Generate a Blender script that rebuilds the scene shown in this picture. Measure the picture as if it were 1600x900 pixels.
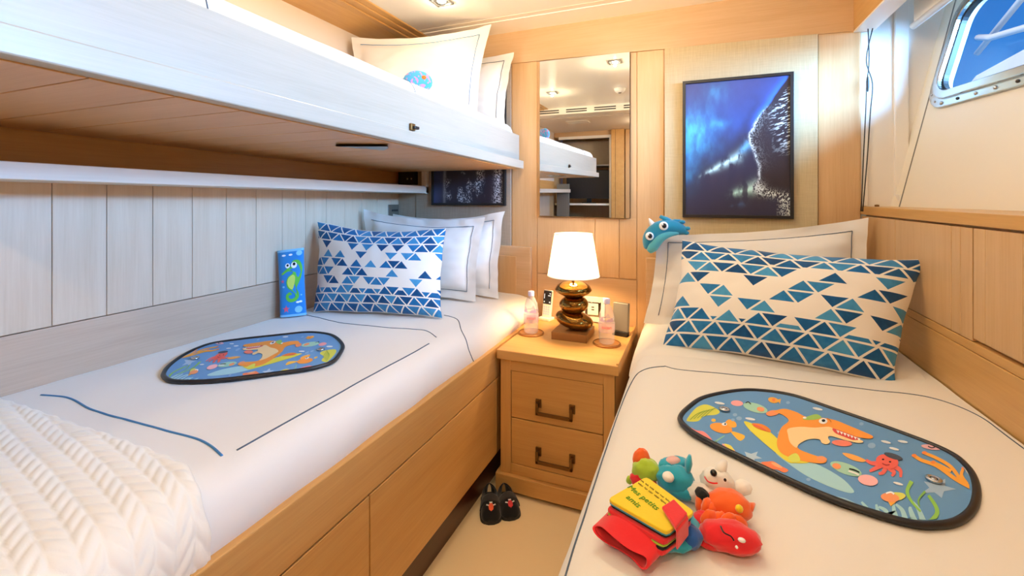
import bpy, bmesh, math, random
import numpy as np
from mathutils import Vector, Matrix, noise

for o in list(bpy.data.objects): bpy.data.objects.remove(o)
C = bpy.context.scene.collection
SC = bpy.context.scene
rnd = random.Random(7)

# ------------------------------------------------------------------ camera
FOC, HOR, HC = 702.0, 308.0, 1.25            # focal length and horizon in pixels of 1600x900, eye height
YAW = math.atan2(285, FOC)
cam = bpy.data.cameras.new('camera'); cam_o = bpy.data.objects.new('camera', cam); C.objects.link(cam_o)
cam.sensor_width = 36; cam.lens = 36 * FOC / 1600
cam.shift_x = 0; cam.shift_y = -(450 - HOR) / 1600
cam.clip_start = 0.02
cam_o.location = (0, 0, HC); cam_o.rotation_euler = (math.pi / 2, 0, YAW)
SC.camera = cam_o

# ------------------------------------------------------------------ world, daylight, exposure
SC.view_settings.view_transform = 'Standard'; SC.view_settings.look = 'None'
SC.view_settings.gamma = 1; SC.view_settings.use_curve_mapping = False
SC.view_settings.exposure = 0.24
SC.cycles.use_denoising = True
SC.cycles.max_bounces = 8; SC.cycles.diffuse_bounces = 5; SC.cycles.glossy_bounces = 4
SC.cycles.transparent_max_bounces = 12; SC.cycles.transmission_bounces = 6
SC.cycles.caustics_reflective = False; SC.cycles.caustics_refractive = False
SC.cycles.sample_clamp_indirect = 6

world = bpy.data.worlds.new('sky'); SC.world = world; world.use_nodes = True
wt = world.node_tree; wt.nodes.clear()
w_out = wt.nodes.new('ShaderNodeOutputWorld'); w_bg = wt.nodes.new('ShaderNodeBackground')
w_tc = wt.nodes.new('ShaderNodeTexCoord'); w_sep = wt.nodes.new('ShaderNodeSeparateXYZ')
w_r = wt.nodes.new('ShaderNodeValToRGB')
wt.links.new(w_tc.outputs['Generated'], w_sep.inputs[0]); wt.links.new(w_sep.outputs['Z'], w_r.inputs[0])
w_r.color_ramp.elements[0].position = 0.0; w_r.color_ramp.elements[0].color = (0.06, 0.30, 0.80, 1)
w_r.color_ramp.elements[1].position = 0.45; w_r.color_ramp.elements[1].color = (0.008, 0.11, 0.45, 1)
wt.links.new(w_r.outputs[0], w_bg.inputs[0]); w_bg.inputs[1].default_value = 1.0
wt.links.new(w_bg.outputs[0], w_out.inputs[0])

def area_light(name, loc, target, sx, sy, energy, color):
    l = bpy.data.lights.new(name, 'AREA'); l.shape = 'RECTANGLE'; l.size = sx; l.size_y = sy
    l.energy = energy; l.color = color
    o = bpy.data.objects.new(name, l); C.objects.link(o); o.location = loc
    o.rotation_euler = (Vector(target) - Vector(loc)).to_track_quat('-Z', 'Y').to_euler()
    return o
DAY = (0.25, 0.55, 1.0)
area_light('daylight_outside', (2.6, 0.9, 2.15), (-1.0, 0.95, 1.35), 3.4, 0.9, 900, DAY)
sun = bpy.data.lights.new('sun', 'SUN'); sun.energy = 3.2; sun.angle = 0.01; sun.color = (1.0, 0.95, 0.88)
sun_o = bpy.data.objects.new('sun', sun); C.objects.link(sun_o); sun_o.location = (-6, 1, 8)
sun_o.rotation_euler = Vector((0.75, 0.35, -0.56)).to_track_quat('-Z', 'Y').to_euler()   # high over the other side of the boat: lights the neighbour, not the cabin

# ------------------------------------------------------------------ helpers
def seen(px, py, x=None, y=None, z=None):
    """The point of a real plane (x=, y= or z= constant) that the survey of the photograph gives for a pixel."""
    f = Vector((-math.sin(YAW), math.cos(YAW), 0)); r = Vector((math.cos(YAW), math.sin(YAW), 0))
    d = f + r * ((px - 800) / FOC) + Vector((0, 0, (HOR - py) / FOC))
    t = x / d.x if x is not None else (y / d.y if y is not None else (z - HC) / d.z)
    return Vector((0, 0, HC)) + d * t

def lin(c):
    if isinstance(c, str):
        c = [int(c[i:i + 2], 16) / 255 for i in (0, 2, 4)]
    return tuple((v / 12.92 if v <= 0.04045 else ((v + 0.055) / 1.055) ** 2.4) for v in c)

class Nodes:
    """A small expression layer over a shader node tree."""
    def __init__(s, mat):
        s.t = mat.node_tree; s.n = s.t.nodes; s.l = s.t.links
    def new(s, kind, **kw):
        n = s.n.new(kind)
        for k, v in kw.items(): setattr(n, k, v)
        return n
    def put(s, sock, v):
        if hasattr(v, 'is_linked') or isinstance(v, bpy.types.NodeSocket): s.l.new(v, sock)
        else:
            try: sock.default_value = v
            except Exception: sock.default_value = (*v, 1)
    def m(s, op, a, b=0.0, c=0.0):
        n = s.new('ShaderNodeMath', operation=op)
        for i, v in enumerate((a, b, c)):
            if i < len(n.inputs): s.put(n.inputs[i], v)
        return n.outputs[0]
    def mix(s, f, a, b):
        n = s.new('ShaderNodeMix', data_type='RGBA')
        s.put(n.inputs[0], f); s.put(n.inputs[6], a); s.put(n.inputs[7], b)
        return n.outputs[2]
    def coord(s, scale=(1, 1, 1), kind='Object'):
        tc = s.new('ShaderNodeTexCoord'); mp = s.new('ShaderNodeMapping')
        s.l.new(tc.outputs[kind], mp.inputs[0]); mp.inputs['Scale'].default_value = scale
        return mp.outputs[0]
    def noise(s, vec, scale, detail=4, rough=0.5):
        n = s.new('ShaderNodeTexNoise'); s.put(n.inputs['Vector'], vec)
        n.inputs['Scale'].default_value = scale; n.inputs['Detail'].default_value = detail
        n.inputs['Roughness'].default_value = rough
        return n.outputs[0]

def mat(name, color=(0.8, 0.8, 0.8), rough=0.5, metal=0.0, spec=0.5, emit=None, estr=0.0, sheen=0.0, coat=0.0):
    m = bpy.data.materials.new(name); m.use_nodes = True
    b = m.node_tree.nodes['Principled BSDF']
    b.inputs['Base Color'].default_value = (*color, 1); b.inputs['Roughness'].default_value = rough
    b.inputs['Metallic'].default_value = metal; b.inputs['Specular IOR Level'].default_value = spec
    b.inputs['Sheen Weight'].default_value = sheen; b.inputs['Coat Weight'].default_value = coat
    if emit: b.inputs['Emission Color'].default_value = (*emit, 1); b.inputs['Emission Strength'].default_value = estr
    return m

def bsdf(m): return m.node_tree.nodes['Principled BSDF']

def add_bump(m, height, strength=0.2, dist=0.002):
    g = Nodes(m); b = g.new('ShaderNodeBump'); b.inputs['Strength'].default_value = strength
    b.inputs['Distance'].default_value = dist; g.put(b.inputs['Height'], height)
    g.l.new(b.outputs[0], bsdf(m).inputs['Normal'])

def wood(name, c0, c1, grain='z', rough=0.38, fine=1.0):
    m = mat(name, c0, rough, coat=0.15); g = Nodes(m)
    bsdf(m).inputs['Coat Roughness'].default_value = 0.25
    k = {'x': (0.6, 9, 9), 'y': (9, 0.6, 9), 'z': (9, 9, 0.6)}[grain]
    f = {'x': (4, 120, 120), 'y': (120, 4, 120), 'z': (120, 120, 4)}[grain]
    n1 = g.noise(g.coord(k), 2.2 * fine, 5, 0.6); n2 = g.noise(g.coord(f), 1.6, 3, 0.6)
    f1 = g.m('MULTIPLY_ADD', n1, 1.2, -0.1); f2 = g.m('MULTIPLY_ADD', n2, 0.9, -0.45)
    fac = g.m('ADD', f1, f2); fac.node.use_clamp = True
    g.put(bsdf(m).inputs['Base Color'], g.mix(fac, (*c0, 1), (*c1, 1)))
    add_bump(m, n2, 0.12, 0.0008)
    return m

def cloth(name, c, rough=0.85, scale=900, strength=0.12, sheen=0.25, fold=0.0):
    m = mat(name, c, rough, spec=0.2, sheen=sheen); g = Nodes(m)
    h = g.noise(g.coord(), scale, 2)
    if fold: h = g.m('ADD', g.m('MULTIPLY', h, 0.2), g.m('MULTIPLY', g.noise(g.coord((1, 0.7, 1)), 9, 3), fold))
    add_bump(m, h, strength, 0.004 if fold else 0.0006)
    return m

def clear(name, tint=(1, 1, 1), gloss=0.12, body=0.0, bodycol=(1, 1, 1)):
    """Thin clear plastic or glass: lets light straight through, mirrors at grazing angles."""
    m = bpy.data.materials.new(name); m.use_nodes = True; g = Nodes(m); g.n.clear()
    out = g.new('ShaderNodeOutputMaterial'); tr = g.new('ShaderNodeBsdfTransparent'); tr.inputs[0].default_value = (*tint, 1)
    gl = g.new('ShaderNodeBsdfGlossy'); gl.inputs['Roughness'].default_value = 0.05
    fr = g.new('ShaderNodeLayerWeight'); fr.inputs[0].default_value = 0.5
    fc_ = g.m('MULTIPLY_ADD', g.m('POWER', fr.outputs['Facing'], 4.0), gloss * 2, 0.03); fc_.node.use_clamp = True
    mx = g.new('ShaderNodeMixShader'); g.l.new(fc_, mx.inputs[0]); g.l.new(tr.outputs[0], mx.inputs[1]); g.l.new(gl.outputs[0], mx.inputs[2])
    last = mx.outputs[0]
    if body:
        df = g.new('ShaderNodeBsdfDiffuse'); df.inputs[0].default_value = (*bodycol, 1)
        m2 = g.new('ShaderNodeMixShader'); m2.inputs[0].default_value = body; g.l.new(last, m2.inputs[1]); g.l.new(df.outputs[0], m2.inputs[2]); last = m2.outputs[0]
    g.l.new(last, out.inputs[0])
    return m

# mesh builder ------------------------------------------------------
class MB:
    def __init__(s): s.v = []; s.f = []; s.mi = []; s.uv = {}
    def add(s, vs, fs, mi=0, uvs=None):
        b = len(s.v); s.v += [Vector(p) for p in vs]
        for f in fs:
            s.f.append([b + i for i in f]); s.mi.append(mi)
        if uvs:
            for i, u in enumerate(uvs): s.uv[b + i] = u
        return s
    def box(s, x0, x1, y0, y1, z0, z1, mi=0, M=None):
        vs = [Vector((x, y, z)) for x in (x0, x1) for y in (y0, y1) for z in (z0, z1)]
        if M is not None: vs = [M @ v for v in vs]
        return s.add(vs, [(0, 1, 3, 2), (4, 6, 7, 5), (0, 4, 5, 1), (2, 3, 7, 6), (0, 2, 6, 4), (1, 5, 7, 3)], mi)
    def hexa(s, a, b, mi=0):
        """solid between two quads (lists of four points in the same order)"""
        n = len(a)
        return s.add(list(a) + list(b), [tuple(range(n))[::-1], tuple(range(n, 2 * n))] + [(i, (i + 1) % n, n + (i + 1) % n, n + i) for i in range(n)], mi)
    def prism(s, poly, off, mi=0):
        return s.hexa([Vector(p) for p in poly], [Vector(p) + Vector(off) for p in poly], mi)
    def grid(s, fn, nu, nv, mi=0, cu=False, cv=False, uv=True):
        vs = []; us = []
        for j in range(nv):
            for i in range(nu):
                u = i / (nu if cu else nu - 1); v = j / (nv if cv else nv - 1)
                vs.append(fn(u, v)); us.append((u, v))
        fs = []
        for j in range(nv if cv else nv - 1):
            for i in range(nu if cu else nu - 1):
                i2 = (i + 1) % nu; j2 = (j + 1) % nv
                fs.append((j * nu + i, j * nu + i2, j2 * nu + i2, j2 * nu + i))
        return s.add(vs, fs, mi, us if uv else None)
    def tube(s, path, r, n=10, closed=False, mi=0, caps=True, flat=1.0, up=None):
        P = [Vector(p) for p in path]; m = len(P); rs = r if hasattr(r, '__len__') else [r] * m
        rings = []; prev = None
        for k, p in enumerate(P):
            a = P[(k - 1) % m] if (closed or k) else p; b = P[(k + 1) % m] if (closed or k < m - 1) else p
            t = (b - a).normalized()
            ref = Vector(up) if up else (prev if prev else (Vector((0, 0, 1)) if abs(t.z) < 0.9 else Vector((1, 0, 0))))
            n1 = (ref - t * ref.dot(t)).normalized(); prev = n1; n2 = t.cross(n1)
            rings.append([p + n1 * (math.cos(q) * rs[k] * flat) + n2 * (math.sin(q) * rs[k]) for q in [2 * math.pi * i / n for i in range(n)]])
        vs = [v for R in rings for v in R]; fs = []
        for k in range(m if closed else m - 1):
            k2 = (k + 1) % m
            for i in range(n):
                i2 = (i + 1) % n; fs.append((k * n + i, k * n + i2, k2 * n + i2, k2 * n + i))
        if caps and not closed: fs += [tuple(range(n))[::-1], tuple(range((m - 1) * n, m * n))]
        return s.add(vs, fs, mi)
    def lathe(s, prof, c, n=32, M=None, mi=0):
        c = Vector(c)
        def fn(u, v):
            k = v * (len(prof) - 1); i = min(int(k + 1e-6), len(prof) - 1); r, z = prof[i]
            p = Vector((math.cos(u * 2 * math.pi) * r, math.sin(u * 2 * math.pi) * r, z))
            return c + (M @ p if M is not None else p)
        return s.grid(fn, n, len(prof), mi, cu=True)
    def ell(s, c, r, M=None, n=20, mi=0):
        c = Vector(c); r = (r, r, r) if not hasattr(r, '__len__') else r
        def fn(u, v):
            a = u * 2 * math.pi; b = (v - 0.5) * math.pi
            p = Vector((math.cos(a) * math.cos(b) * r[0], math.sin(a) * math.cos(b) * r[1], math.sin(b) * r[2]))
            return c + (M @ p if M is not None else p)
        return s.grid(fn, n, max(6, n // 2 + 1), mi, cu=True)
    def build(s, name, mats, parent=None, bevel=0, seg=2, smooth=False, subsurf=0):
        org = ORG.get(parent.name, Vector()) if parent else Vector()
        me = bpy.data.meshes.new(name); me.from_pydata([v - org for v in s.v], [], s.f)
        for m in (mats if isinstance(mats, (list, tuple)) else [mats]): me.materials.append(m)
        me.polygons.foreach_set('material_index', s.mi)
        if s.uv:
            l = me.uv_layers.new(name='UVMap')
            for lp in me.loops: l.data[lp.index].uv = s.uv.get(lp.vertex_index, (0, 0))
        bm = bmesh.new(); bm.from_mesh(me)
        bmesh.ops.remove_doubles(bm, verts=bm.verts, dist=1e-6)
        bmesh.ops.recalc_face_normals(bm, faces=bm.faces); bm.to_mesh(me); bm.free()
        if smooth: me.polygons.foreach_set('use_smooth', [True] * len(me.polygons))
        me.update()
        o = bpy.data.objects.new(name, me); C.objects.link(o)
        if parent: o.parent = parent; ORG[o.name] = org
        if bevel:
            b = o.modifiers.new('bevel', 'BEVEL'); b.width = bevel; b.segments = seg; b.limit_method = 'ANGLE'; b.angle_limit = 0.6
            b.harden_normals = False
        if subsurf:
            q = o.modifiers.new('sub', 'SUBSURF'); q.levels = q.render_levels = subsurf
        return o
ORG = {}

def tag(o, label=None, cat=None, group=None, kind=None):
    for k, v in (('label', label), ('category', cat), ('group', group), ('kind', kind)):
        if v: o[k] = v
    return o
def thing(name, label, cat, loc, group=None):
    o = bpy.data.objects.new(name, None); C.objects.link(o); o.location = loc; o.empty_display_size = 0.05
    ORG[o.name] = Vector(loc); return tag(o, label, cat, group)
def struct(o): o['kind'] = 'structure'; return o
def copy_tree(o, parent=None):
    c = o.copy(); C.objects.link(c); c.parent = parent
    for ch in list(o.children): copy_tree(ch, c)
    return c
def text_obj(body, size, m, M, name, parent, extrude=0.0003):
    cu = bpy.data.curves.new(name, 'FONT'); cu.body = body; cu.size = size; cu.extrude = extrude; cu.resolution_u = 3
    cu.align_x = 'CENTER'; cu.align_y = 'CENTER'
    t = bpy.data.objects.new('tmp', cu); me = bpy.data.meshes.new_from_object(t)
    bpy.data.objects.remove(t); bpy.data.curves.remove(cu)
    mb = MB(); mb.add([M @ v.co for v in me.vertices], [tuple(p.vertices) for p in me.polygons]); bpy.data.meshes.remove(me)
    return mb.build(name, m, parent)
def spline(pts, k=6, closed=True):
    P = [Vector(p) for p in pts]; n = len(P); out = []
    for i in range(n if closed else n - 1):
        g = lambda j: P[j % n] if closed else P[max(0, min(n - 1, j))]
        p0, p1, p2, p3 = g(i - 1), g(i), g(i + 1), g(i + 2)
        for q in range(k):
            t = q / k
            out.append(0.5 * ((2 * p1) + (p2 - p0) * t + (2 * p0 - 5 * p1 + 4 * p2 - p3) * t * t + (3 * p1 - p0 - 3 * p2 + p3) * t ** 3))
    if not closed: out.append(P[-1])
    return out
def rot(ax, deg): return Matrix.Rotation(math.radians(deg), 3, ax)
def sm(a, b, x):
    t = max(0.0, min(1.0, (x - a) / (b - a))); return t * t * (3 - 2 * t)

# ------------------------------------------------------------------ materials
M = {}
M['oak'] = wood('honey_oak', lin('d7b283'), lin('c39967'), 'z')
M['oak_x'] = wood('honey_oak_across', lin('d6b48c'), lin('c49e72'), 'x')
M['oak_y'] = wood('honey_oak_along', lin('d7a967'), lin('c18f50'), 'y')
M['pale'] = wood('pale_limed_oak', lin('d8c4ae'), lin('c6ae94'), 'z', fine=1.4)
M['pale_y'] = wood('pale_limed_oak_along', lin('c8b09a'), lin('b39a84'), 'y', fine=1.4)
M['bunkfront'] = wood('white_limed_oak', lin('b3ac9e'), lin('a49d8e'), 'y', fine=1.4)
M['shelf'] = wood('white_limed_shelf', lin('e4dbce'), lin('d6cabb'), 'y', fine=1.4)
M['under'] = wood('oak_underside', lin('dcb483'), lin('c99c69'), 'x')
M['kick'] = wood('dark_walnut_kick', lin('5a2c18'), lin('3c1a0e'), 'y', 0.3)
M['stand'] = wood('nightstand_oak', lin('d8aa68'), lin('c49252'), 'x')
M['stand_z'] = wood('nightstand_oak_upright', lin('d8aa68'), lin('c49252'), 'z')
M['white'] = mat('white_lacquer', lin('efe9df'), 0.35)
M['hull'] = mat('cream_hull_liner', lin('f0e8d6'), 0.42)
M['ceil'] = mat('ceiling_white_gloss', lin('faf5ea'), 0.22, coat=0.2)
M['cream'] = mat('cream_wall_panel', lin('e3d4c4'), 0.6)
M['sheet'] = cloth('white_linen', lin('eae6df'), fold=0.9, strength=0.28)
M['case'] = cloth('white_pillowcase', lin('e6e2dc'), fold=1.0, strength=0.35)
M['knit'] = cloth('cream_wool', lin('f4eee0'), 0.95, 420, 0.35, 0.4)
M['thread'] = mat('slate_blue_thread', lin('4a5b6e'), 0.7)
M['thread_blue'] = mat('blue_thread', lin('3f7fb5'), 0.7)
M['carpet'] = cloth('beige_carpet', lin('f8e0b4'), 0.95, 500, 0.5, 0.3)
M['black'] = mat('black_satin', (0.008, 0.008, 0.01), 0.4)
M['darkcloth'] = cloth('black_felt', (0.012, 0.012, 0.014), 0.9, 400, 0.5)
M['bronze'] = mat('aged_bronze', lin('7a5a34'), 0.38, 0.9)
M['gold'] = mat('smoked_gold_glass', lin('8a6a34'), 0.08, 1.0)
M['steel'] = mat('polished_steel', lin('c9cfd2'), 0.22, 1.0)
M['dark'] = mat('dark_recess', (0.02, 0.018, 0.016), 0.5)
M['grey'] = mat('grey_metallic', lin('86827a'), 0.45, 0.3)
M['walnut'] = wood('lamp_base_walnut', lin('9a6a38'), lin('7f5228'), 'x')
M['mirror'] = mat('mirror_silver', (0.86, 0.88, 0.87), 0.0, 1.0)
M['glass'] = clear('window_glass', (0.92, 0.97, 1.0), 0.25)
M['plastic_white'] = mat('white_plastic', lin('eeeae4'), 0.35)
M['cap'] = mat('lilac_cap', lin('cfcbea'), 0.4)

def linen_panel(name, c0, c1):
    m = mat(name, c0, 0.75, spec=0.2); g = Nodes(m)
    a = g.noise(g.coord((260, 260, 9)), 1.0, 3, 0.7); b = g.noise(g.coord((14, 14, 220)), 1.0, 2, 0.6)
    f = g.m('ADD', g.m('MULTIPLY_ADD', a, 1.3, -0.35), g.m('MULTIPLY_ADD', b, 0.6, -0.3)); f.node.use_clamp = True
    g.put(bsdf(m).inputs['Base Color'], g.mix(f, (*c0, 1), (*c1, 1))); add_bump(m, a, 0.2, 0.0008)
    return m
M['linen'] = linen_panel('woven_grasscloth', lin('d0c09a'), lin('b29f7c'))
M['linen_grey'] = linen_panel('woven_grasscloth_grey', lin('b3a592'), lin('978a78'))

def triangles(name, n, rows, seed):
    """cream cotton printed with rows of blue brush-painted triangles, sparse in the middle"""
    m = mat(name, lin('ece6dc'), 0.85, spec=0.2, sheen=0.2); g = Nodes(m)
    tc = g.new('ShaderNodeTexCoord'); sp = g.new('ShaderNodeSeparateXYZ'); g.l.new(tc.outputs['UV'], sp.inputs[0])
    v = g.m('MULTIPLY', sp.outputs[1], rows); row = g.m('FLOOR', v); fy = g.m('FRACT', v)
    wob = g.m('MULTIPLY', g.m('SINE', g.m('MULTIPLY', row, 12.9 + seed)), 0.37)
    u = g.m('ADD', g.m('MULTIPLY', sp.outputs[0], n), wob)
    fy = g.m('DIVIDE', g.m('SUBTRACT', fy, 0.07), 0.86)
    inside = g.m('MULTIPLY', g.m('GREATER_THAN', fy, 0.0), g.m('LESS_THAN', fy, 1.0))
    edge = g.m('GREATER_THAN', g.m('ABSOLUTE', g.m('SUBTRACT', sp.outputs[1], 0.53)), 0.27)
    prob = g.m('MULTIPLY_ADD', edge, 0.6, 0.45)
    total = None; tone = None
    for k, (sh, h) in enumerate(((0.0, g.m('SUBTRACT', 1.0, fy)), (0.5, fy))):
        p = g.m('ADD', u, sh); c = g.m('FLOOR', p); a = g.m('ABSOLUTE', g.m('SUBTRACT', g.m('FRACT', p), 0.5))
        tri = g.m('MULTIPLY', g.m('LESS_THAN', a, g.m('MULTIPLY', h, 0.40)), inside)
        cv = g.new('ShaderNodeCombineXYZ'); g.put(cv.inputs[0], c); g.put(cv.inputs[1], row); cv.inputs[2].default_value = k + seed
        wn = g.new('ShaderNodeTexWhiteNoise'); g.l.new(cv.outputs[0], wn.inputs['Vector'])
        on = g.m('MULTIPLY', tri, g.m('LESS_THAN', wn.outputs['Value'], prob))
        sc = g.new('ShaderNodeSeparateColor'); g.l.new(wn.outputs['Color'], sc.inputs[0])
        tn = g.m('MULTIPLY', sc.outputs[1], on)
        total = on if total is None else g.m('MAXIMUM', total, on); tone = tn if tone is None else g.m('ADD', tone, tn)
    wash = g.noise(g.coord((1, 1, 1)), 45, 3); tone = g.m('ADD', tone, g.m('MULTIPLY_ADD', wash, 0.5, -0.25))
    r = g.new('ShaderNodeValToRGB'); g.put(r.inputs[0], tone); e = r.color_ramp.elements
    e[0].position = 0.0; e[0].color = (*lin('0d4272'), 1); e[1].position = 1.0; e[1].color = (*lin('4796c6'), 1)
    q = e.new(0.5); q.color = (*lin('176aa6'), 1)
    g.put(bsdf(m).inputs['Base Color'], g.mix(total, (*lin('ece6dc'), 1), r.outputs[0]))
    add_bump(m, g.noise(g.coord(), 900, 2), 0.12, 0.0006)
    return m

def vcol(name, rough=0.3, coat=0.0):
    m = mat(name, (1, 1, 1), rough, coat=coat); g = Nodes(m); a = g.new('ShaderNodeVertexColor', layer_name='Col')
    g.l.new(a.outputs[0], bsdf(m).inputs['Base Color']); return m
M['print'] = vcol('ocean_photo_print', 0.35)

# ------------------------------------------------------------------ THE ROOM
XL, YB, YR, ZC = -1.70, 2.32, -1.05, 2.17

# floor and ceiling
struct(MB().box(XL - 0.05, 1.5, YR - 0.05, YB + 0.3, -0.05, 0.0).build('floor', M['carpet']))
ce = struct(MB().box(XL - 0.05, 1.5, -0.06, YB + 0.3, ZC, ZC + 0.05).build('ceiling', M['ceil']))
MB().box(-1.41, 0.62, 2.105, 2.125, ZC - 0.001, ZC + 0.002).build('panel_joint', M['hull'], ce, 0.0005)
MB().box(-1.41, 0.62, 2.15, 2.315, ZC - 0.003, ZC + 0.002).build('edge_panel', M['ceil'], ce, 0.001)
# lower ceiling behind the viewpoint with its air slots
ce2 = struct(MB().box(XL - 0.05, 1.5, YR - 0.5, -0.06, 2.09, 2.2).build('ceiling_rear', M['cream']))
MB().box(XL, 1.15, -0.058, 0.12, ZC - 0.07, ZC + 0.002).build('vent_board', M['ceil'], ce2, 0.003)
for k in range(7):
    x = -1.51 + k * 0.29
    for zz in (0.052, 0.030): MB().box(x, x + 0.215, 0.115, 0.1215, ZC - zz, ZC - zz + 0.011).build('air_slot', M['dark'], ce2)
MB().box(-1.32, -1.08, -0.4, -0.22, 2.082, 2.092).build('hatch', M['ceil'], ce2, 0.003)

# ---- left wall
wl = struct(MB().box(XL - 0.05, XL - 0.012, YR - 0.5, YB, 0, ZC + 0.03).build('wall_left', M['oak']))
MB().box(XL - 0.013, XL, YR, YB, 1.30, ZC).build('upper_panel', M['cream'], wl)
y = 1.985 - 0.129 * 22
while y < YB - 0.01:
    y1 = min(y + 0.129, YB - 0.002)
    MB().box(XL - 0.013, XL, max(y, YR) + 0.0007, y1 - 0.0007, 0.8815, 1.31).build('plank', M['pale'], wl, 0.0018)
    y += 0.129
    if y < YR: y += 0.129
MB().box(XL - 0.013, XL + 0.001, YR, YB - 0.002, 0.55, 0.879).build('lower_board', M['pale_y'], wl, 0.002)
MB().box(XL - 0.012, XL + 0.004, YR, YB - 0.002, 1.335, 1.455).build('recess_back', M['oak_y'], wl)
def zs(y): return 1.2975 - 0.0107 * y
sh = MB(); P4 = lambda y: [Vector((XL, y, zs(y))), Vector((-1.479, y, zs(y))), Vector((-1.479, y, zs(y) + 0.042)), Vector((-1.492, y, zs(y) + 0.042)), Vector((-1.492, y, zs(y) + 0.022)), Vector((XL, y, zs(y) + 0.022))]
sh.hexa(P4(YR), P4(YB - 0.004)); struct(sh.build('trim_1', M['shelf'], None, 0.002))

# cornice along the left wall
co = struct(MB().prism([(XL, YR, 2.125), (XL, YR, ZC), (-1.52, YR, ZC), (-1.545, YR, 2.15)], (0, YB - YR, 0)).build('trim_left', M['oak_y']))
for i, (a, b, zz) in enumerate(((-1.545, -1.50, 2.150), (-1.50, -1.455, 2.157), (-1.455, -1.412, 2.163))):
    MB().box(a, b, YR, YB, zz, ZC + 0.002).build('moulding', M['oak_y'], co, 0.004)

# ---- back wall
wb = struct(MB().box(XL - 0.05, 0.655, YB + 0.004, YB + 0.06, 0, ZC).build('wall_back', M['oak']))
MB().box(-1.512, -1.479, 2.285, YB - 0.002, 1.27, 1.42).build('shelf_end_post', M['shelf'], wb, 0.002)
def quad_slab(name, pts, yf, m, depth=0.02, parent=wb, bevel=0.0015):
    """a flat piece on the back wall: four corners at depth yf, extruded back"""
    q = [Vector((p[0], yf, p[1])) for p in pts]
    return MB().prism(q, (0, depth, 0)).build(name, m, parent, bevel)
quad_slab('frieze_board', [(XL, 2.012), (0.628, 1.9555), (0.628, ZC), (XL, ZC)], YB - 0.006, M['oak_x'], 0.02)
quad_slab('corner_board', [(XL, 0.5), (-1.572, 0.5), (-1.572, 2.008), (XL, 2.011)], YB - 0.004, M['linen_grey'])
quad_slab('fabric_panel', [(-1.569, 0.9), (-0.946, 0.9), (-0.946, 1.993), (-1.569, 2.006)], YB - 0.008, M['linen_grey'])
quad_slab('pilaster', [(-0.94, 0.5), (-0.795, 0.5), (-0.795, 1.989), (-0.94, 1.993)], YB - 0.002, M['oak'])
quad_slab('pilaster', [(-0.793, 1.08), (-0.30, 1.08), (-0.30, 1.977), (-0.793, 1.9885)], YB + 0.002, M['oak'])
for x0, x1 in ((-0.793, -0.478), (-0.4765, -0.354), (-0.3525, -0.267)):
    quad_slab('panel', [(x0 + 0.001, 0.838), (x1 - 0.001, 0.838), (x1 - 0.001, 1.14), (x0 + 0.001, 1.14)], YB - 0.0025, M['oak'])
quad_slab('panel', [(-0.792, 0.3), (-0.267, 0.3), (-0.267, 0.834), (-0.792, 0.834)], YB - 0.0025, M['oak_x'])
quad_slab('pilaster', [(-0.298, 1.08), (-0.268, 1.08), (-0.268, 1.976), (-0.298, 1.977)], YB - 0.001, M['oak'])
quad_slab('pilaster', [(-0.265, 0.3), (-0.139, 0.3), (-0.139, 1.973), (-0.265, 1.976)], YB - 0.003, M['oak'])
quad_slab('fabric_panel', [(-0.134, 0.5), (0.496, 0.5), (0.496, 1.9585), (-0.134, 1.9725)], YB - 0.016, M['linen'], 0.026)
quad_slab('pilaster', [(0.5, 0.5), (0.651, 0.5), (0.651, 1.955), (0.5, 1.9585)], YB - 0.004, M['oak'])
# low headboards
hb = quad_slab('headboard', [(-1.60, 0.55), (-0.822, 0.55), (-0.822, 0.978), (-1.60, 0.99)], YB - 0.03, M['oak_x'], 0.03, bevel=0.004)
quad_slab('headboard_field', [(-1.56, 0.58), (-0.905, 0.58), (-0.905, 0.925), (-1.56, 0.935)], YB - 0.035, M['oak'], 0.006, hb, 0.002)
quad_slab('headboard', [(-0.222, 0.55), (0.63, 0.55), (0.63, 0.945), (-0.222, 0.952)], YB - 0.03, M['oak_x'], 0.03, bevel=0.004)

# ---- white window bay at the right end of the back wall
wr0 = struct(MB().prism([(0.655, YB + 0.03, 1.15), (0.752, YB + 0.03, 1.15), (0.976, YB + 0.03, ZC), (0.655, YB + 0.03, ZC)], (0, 0.05, 0)).build('wall_bay', M['white']))
MB().box(0.655, 0.681, YB + 0.01, YB + 0.035, 1.212, 2.12).build('corner_strip', M['white'], wr0, 0.003)
MB().box(0.775, 0.822, YB + 0.018, YB + 0.032, 1.212, 2.12).build('bay_post', M['white'], wr0, 0.003)
MB().box(0.776, 0.832, 2.30, YB + 0.02, 1.212, 1.262).build('foot_block', M['white'], wr0, 0.002)
for x in (0.691, 0.80): MB().lathe([(0, 0), (0.008, 0), (0.008, 0.007), (0, 0.009)], (x, 2.262, 1.2115), 12).build('ledge_screw', M['bronze'], wr0, smooth=True)

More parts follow.
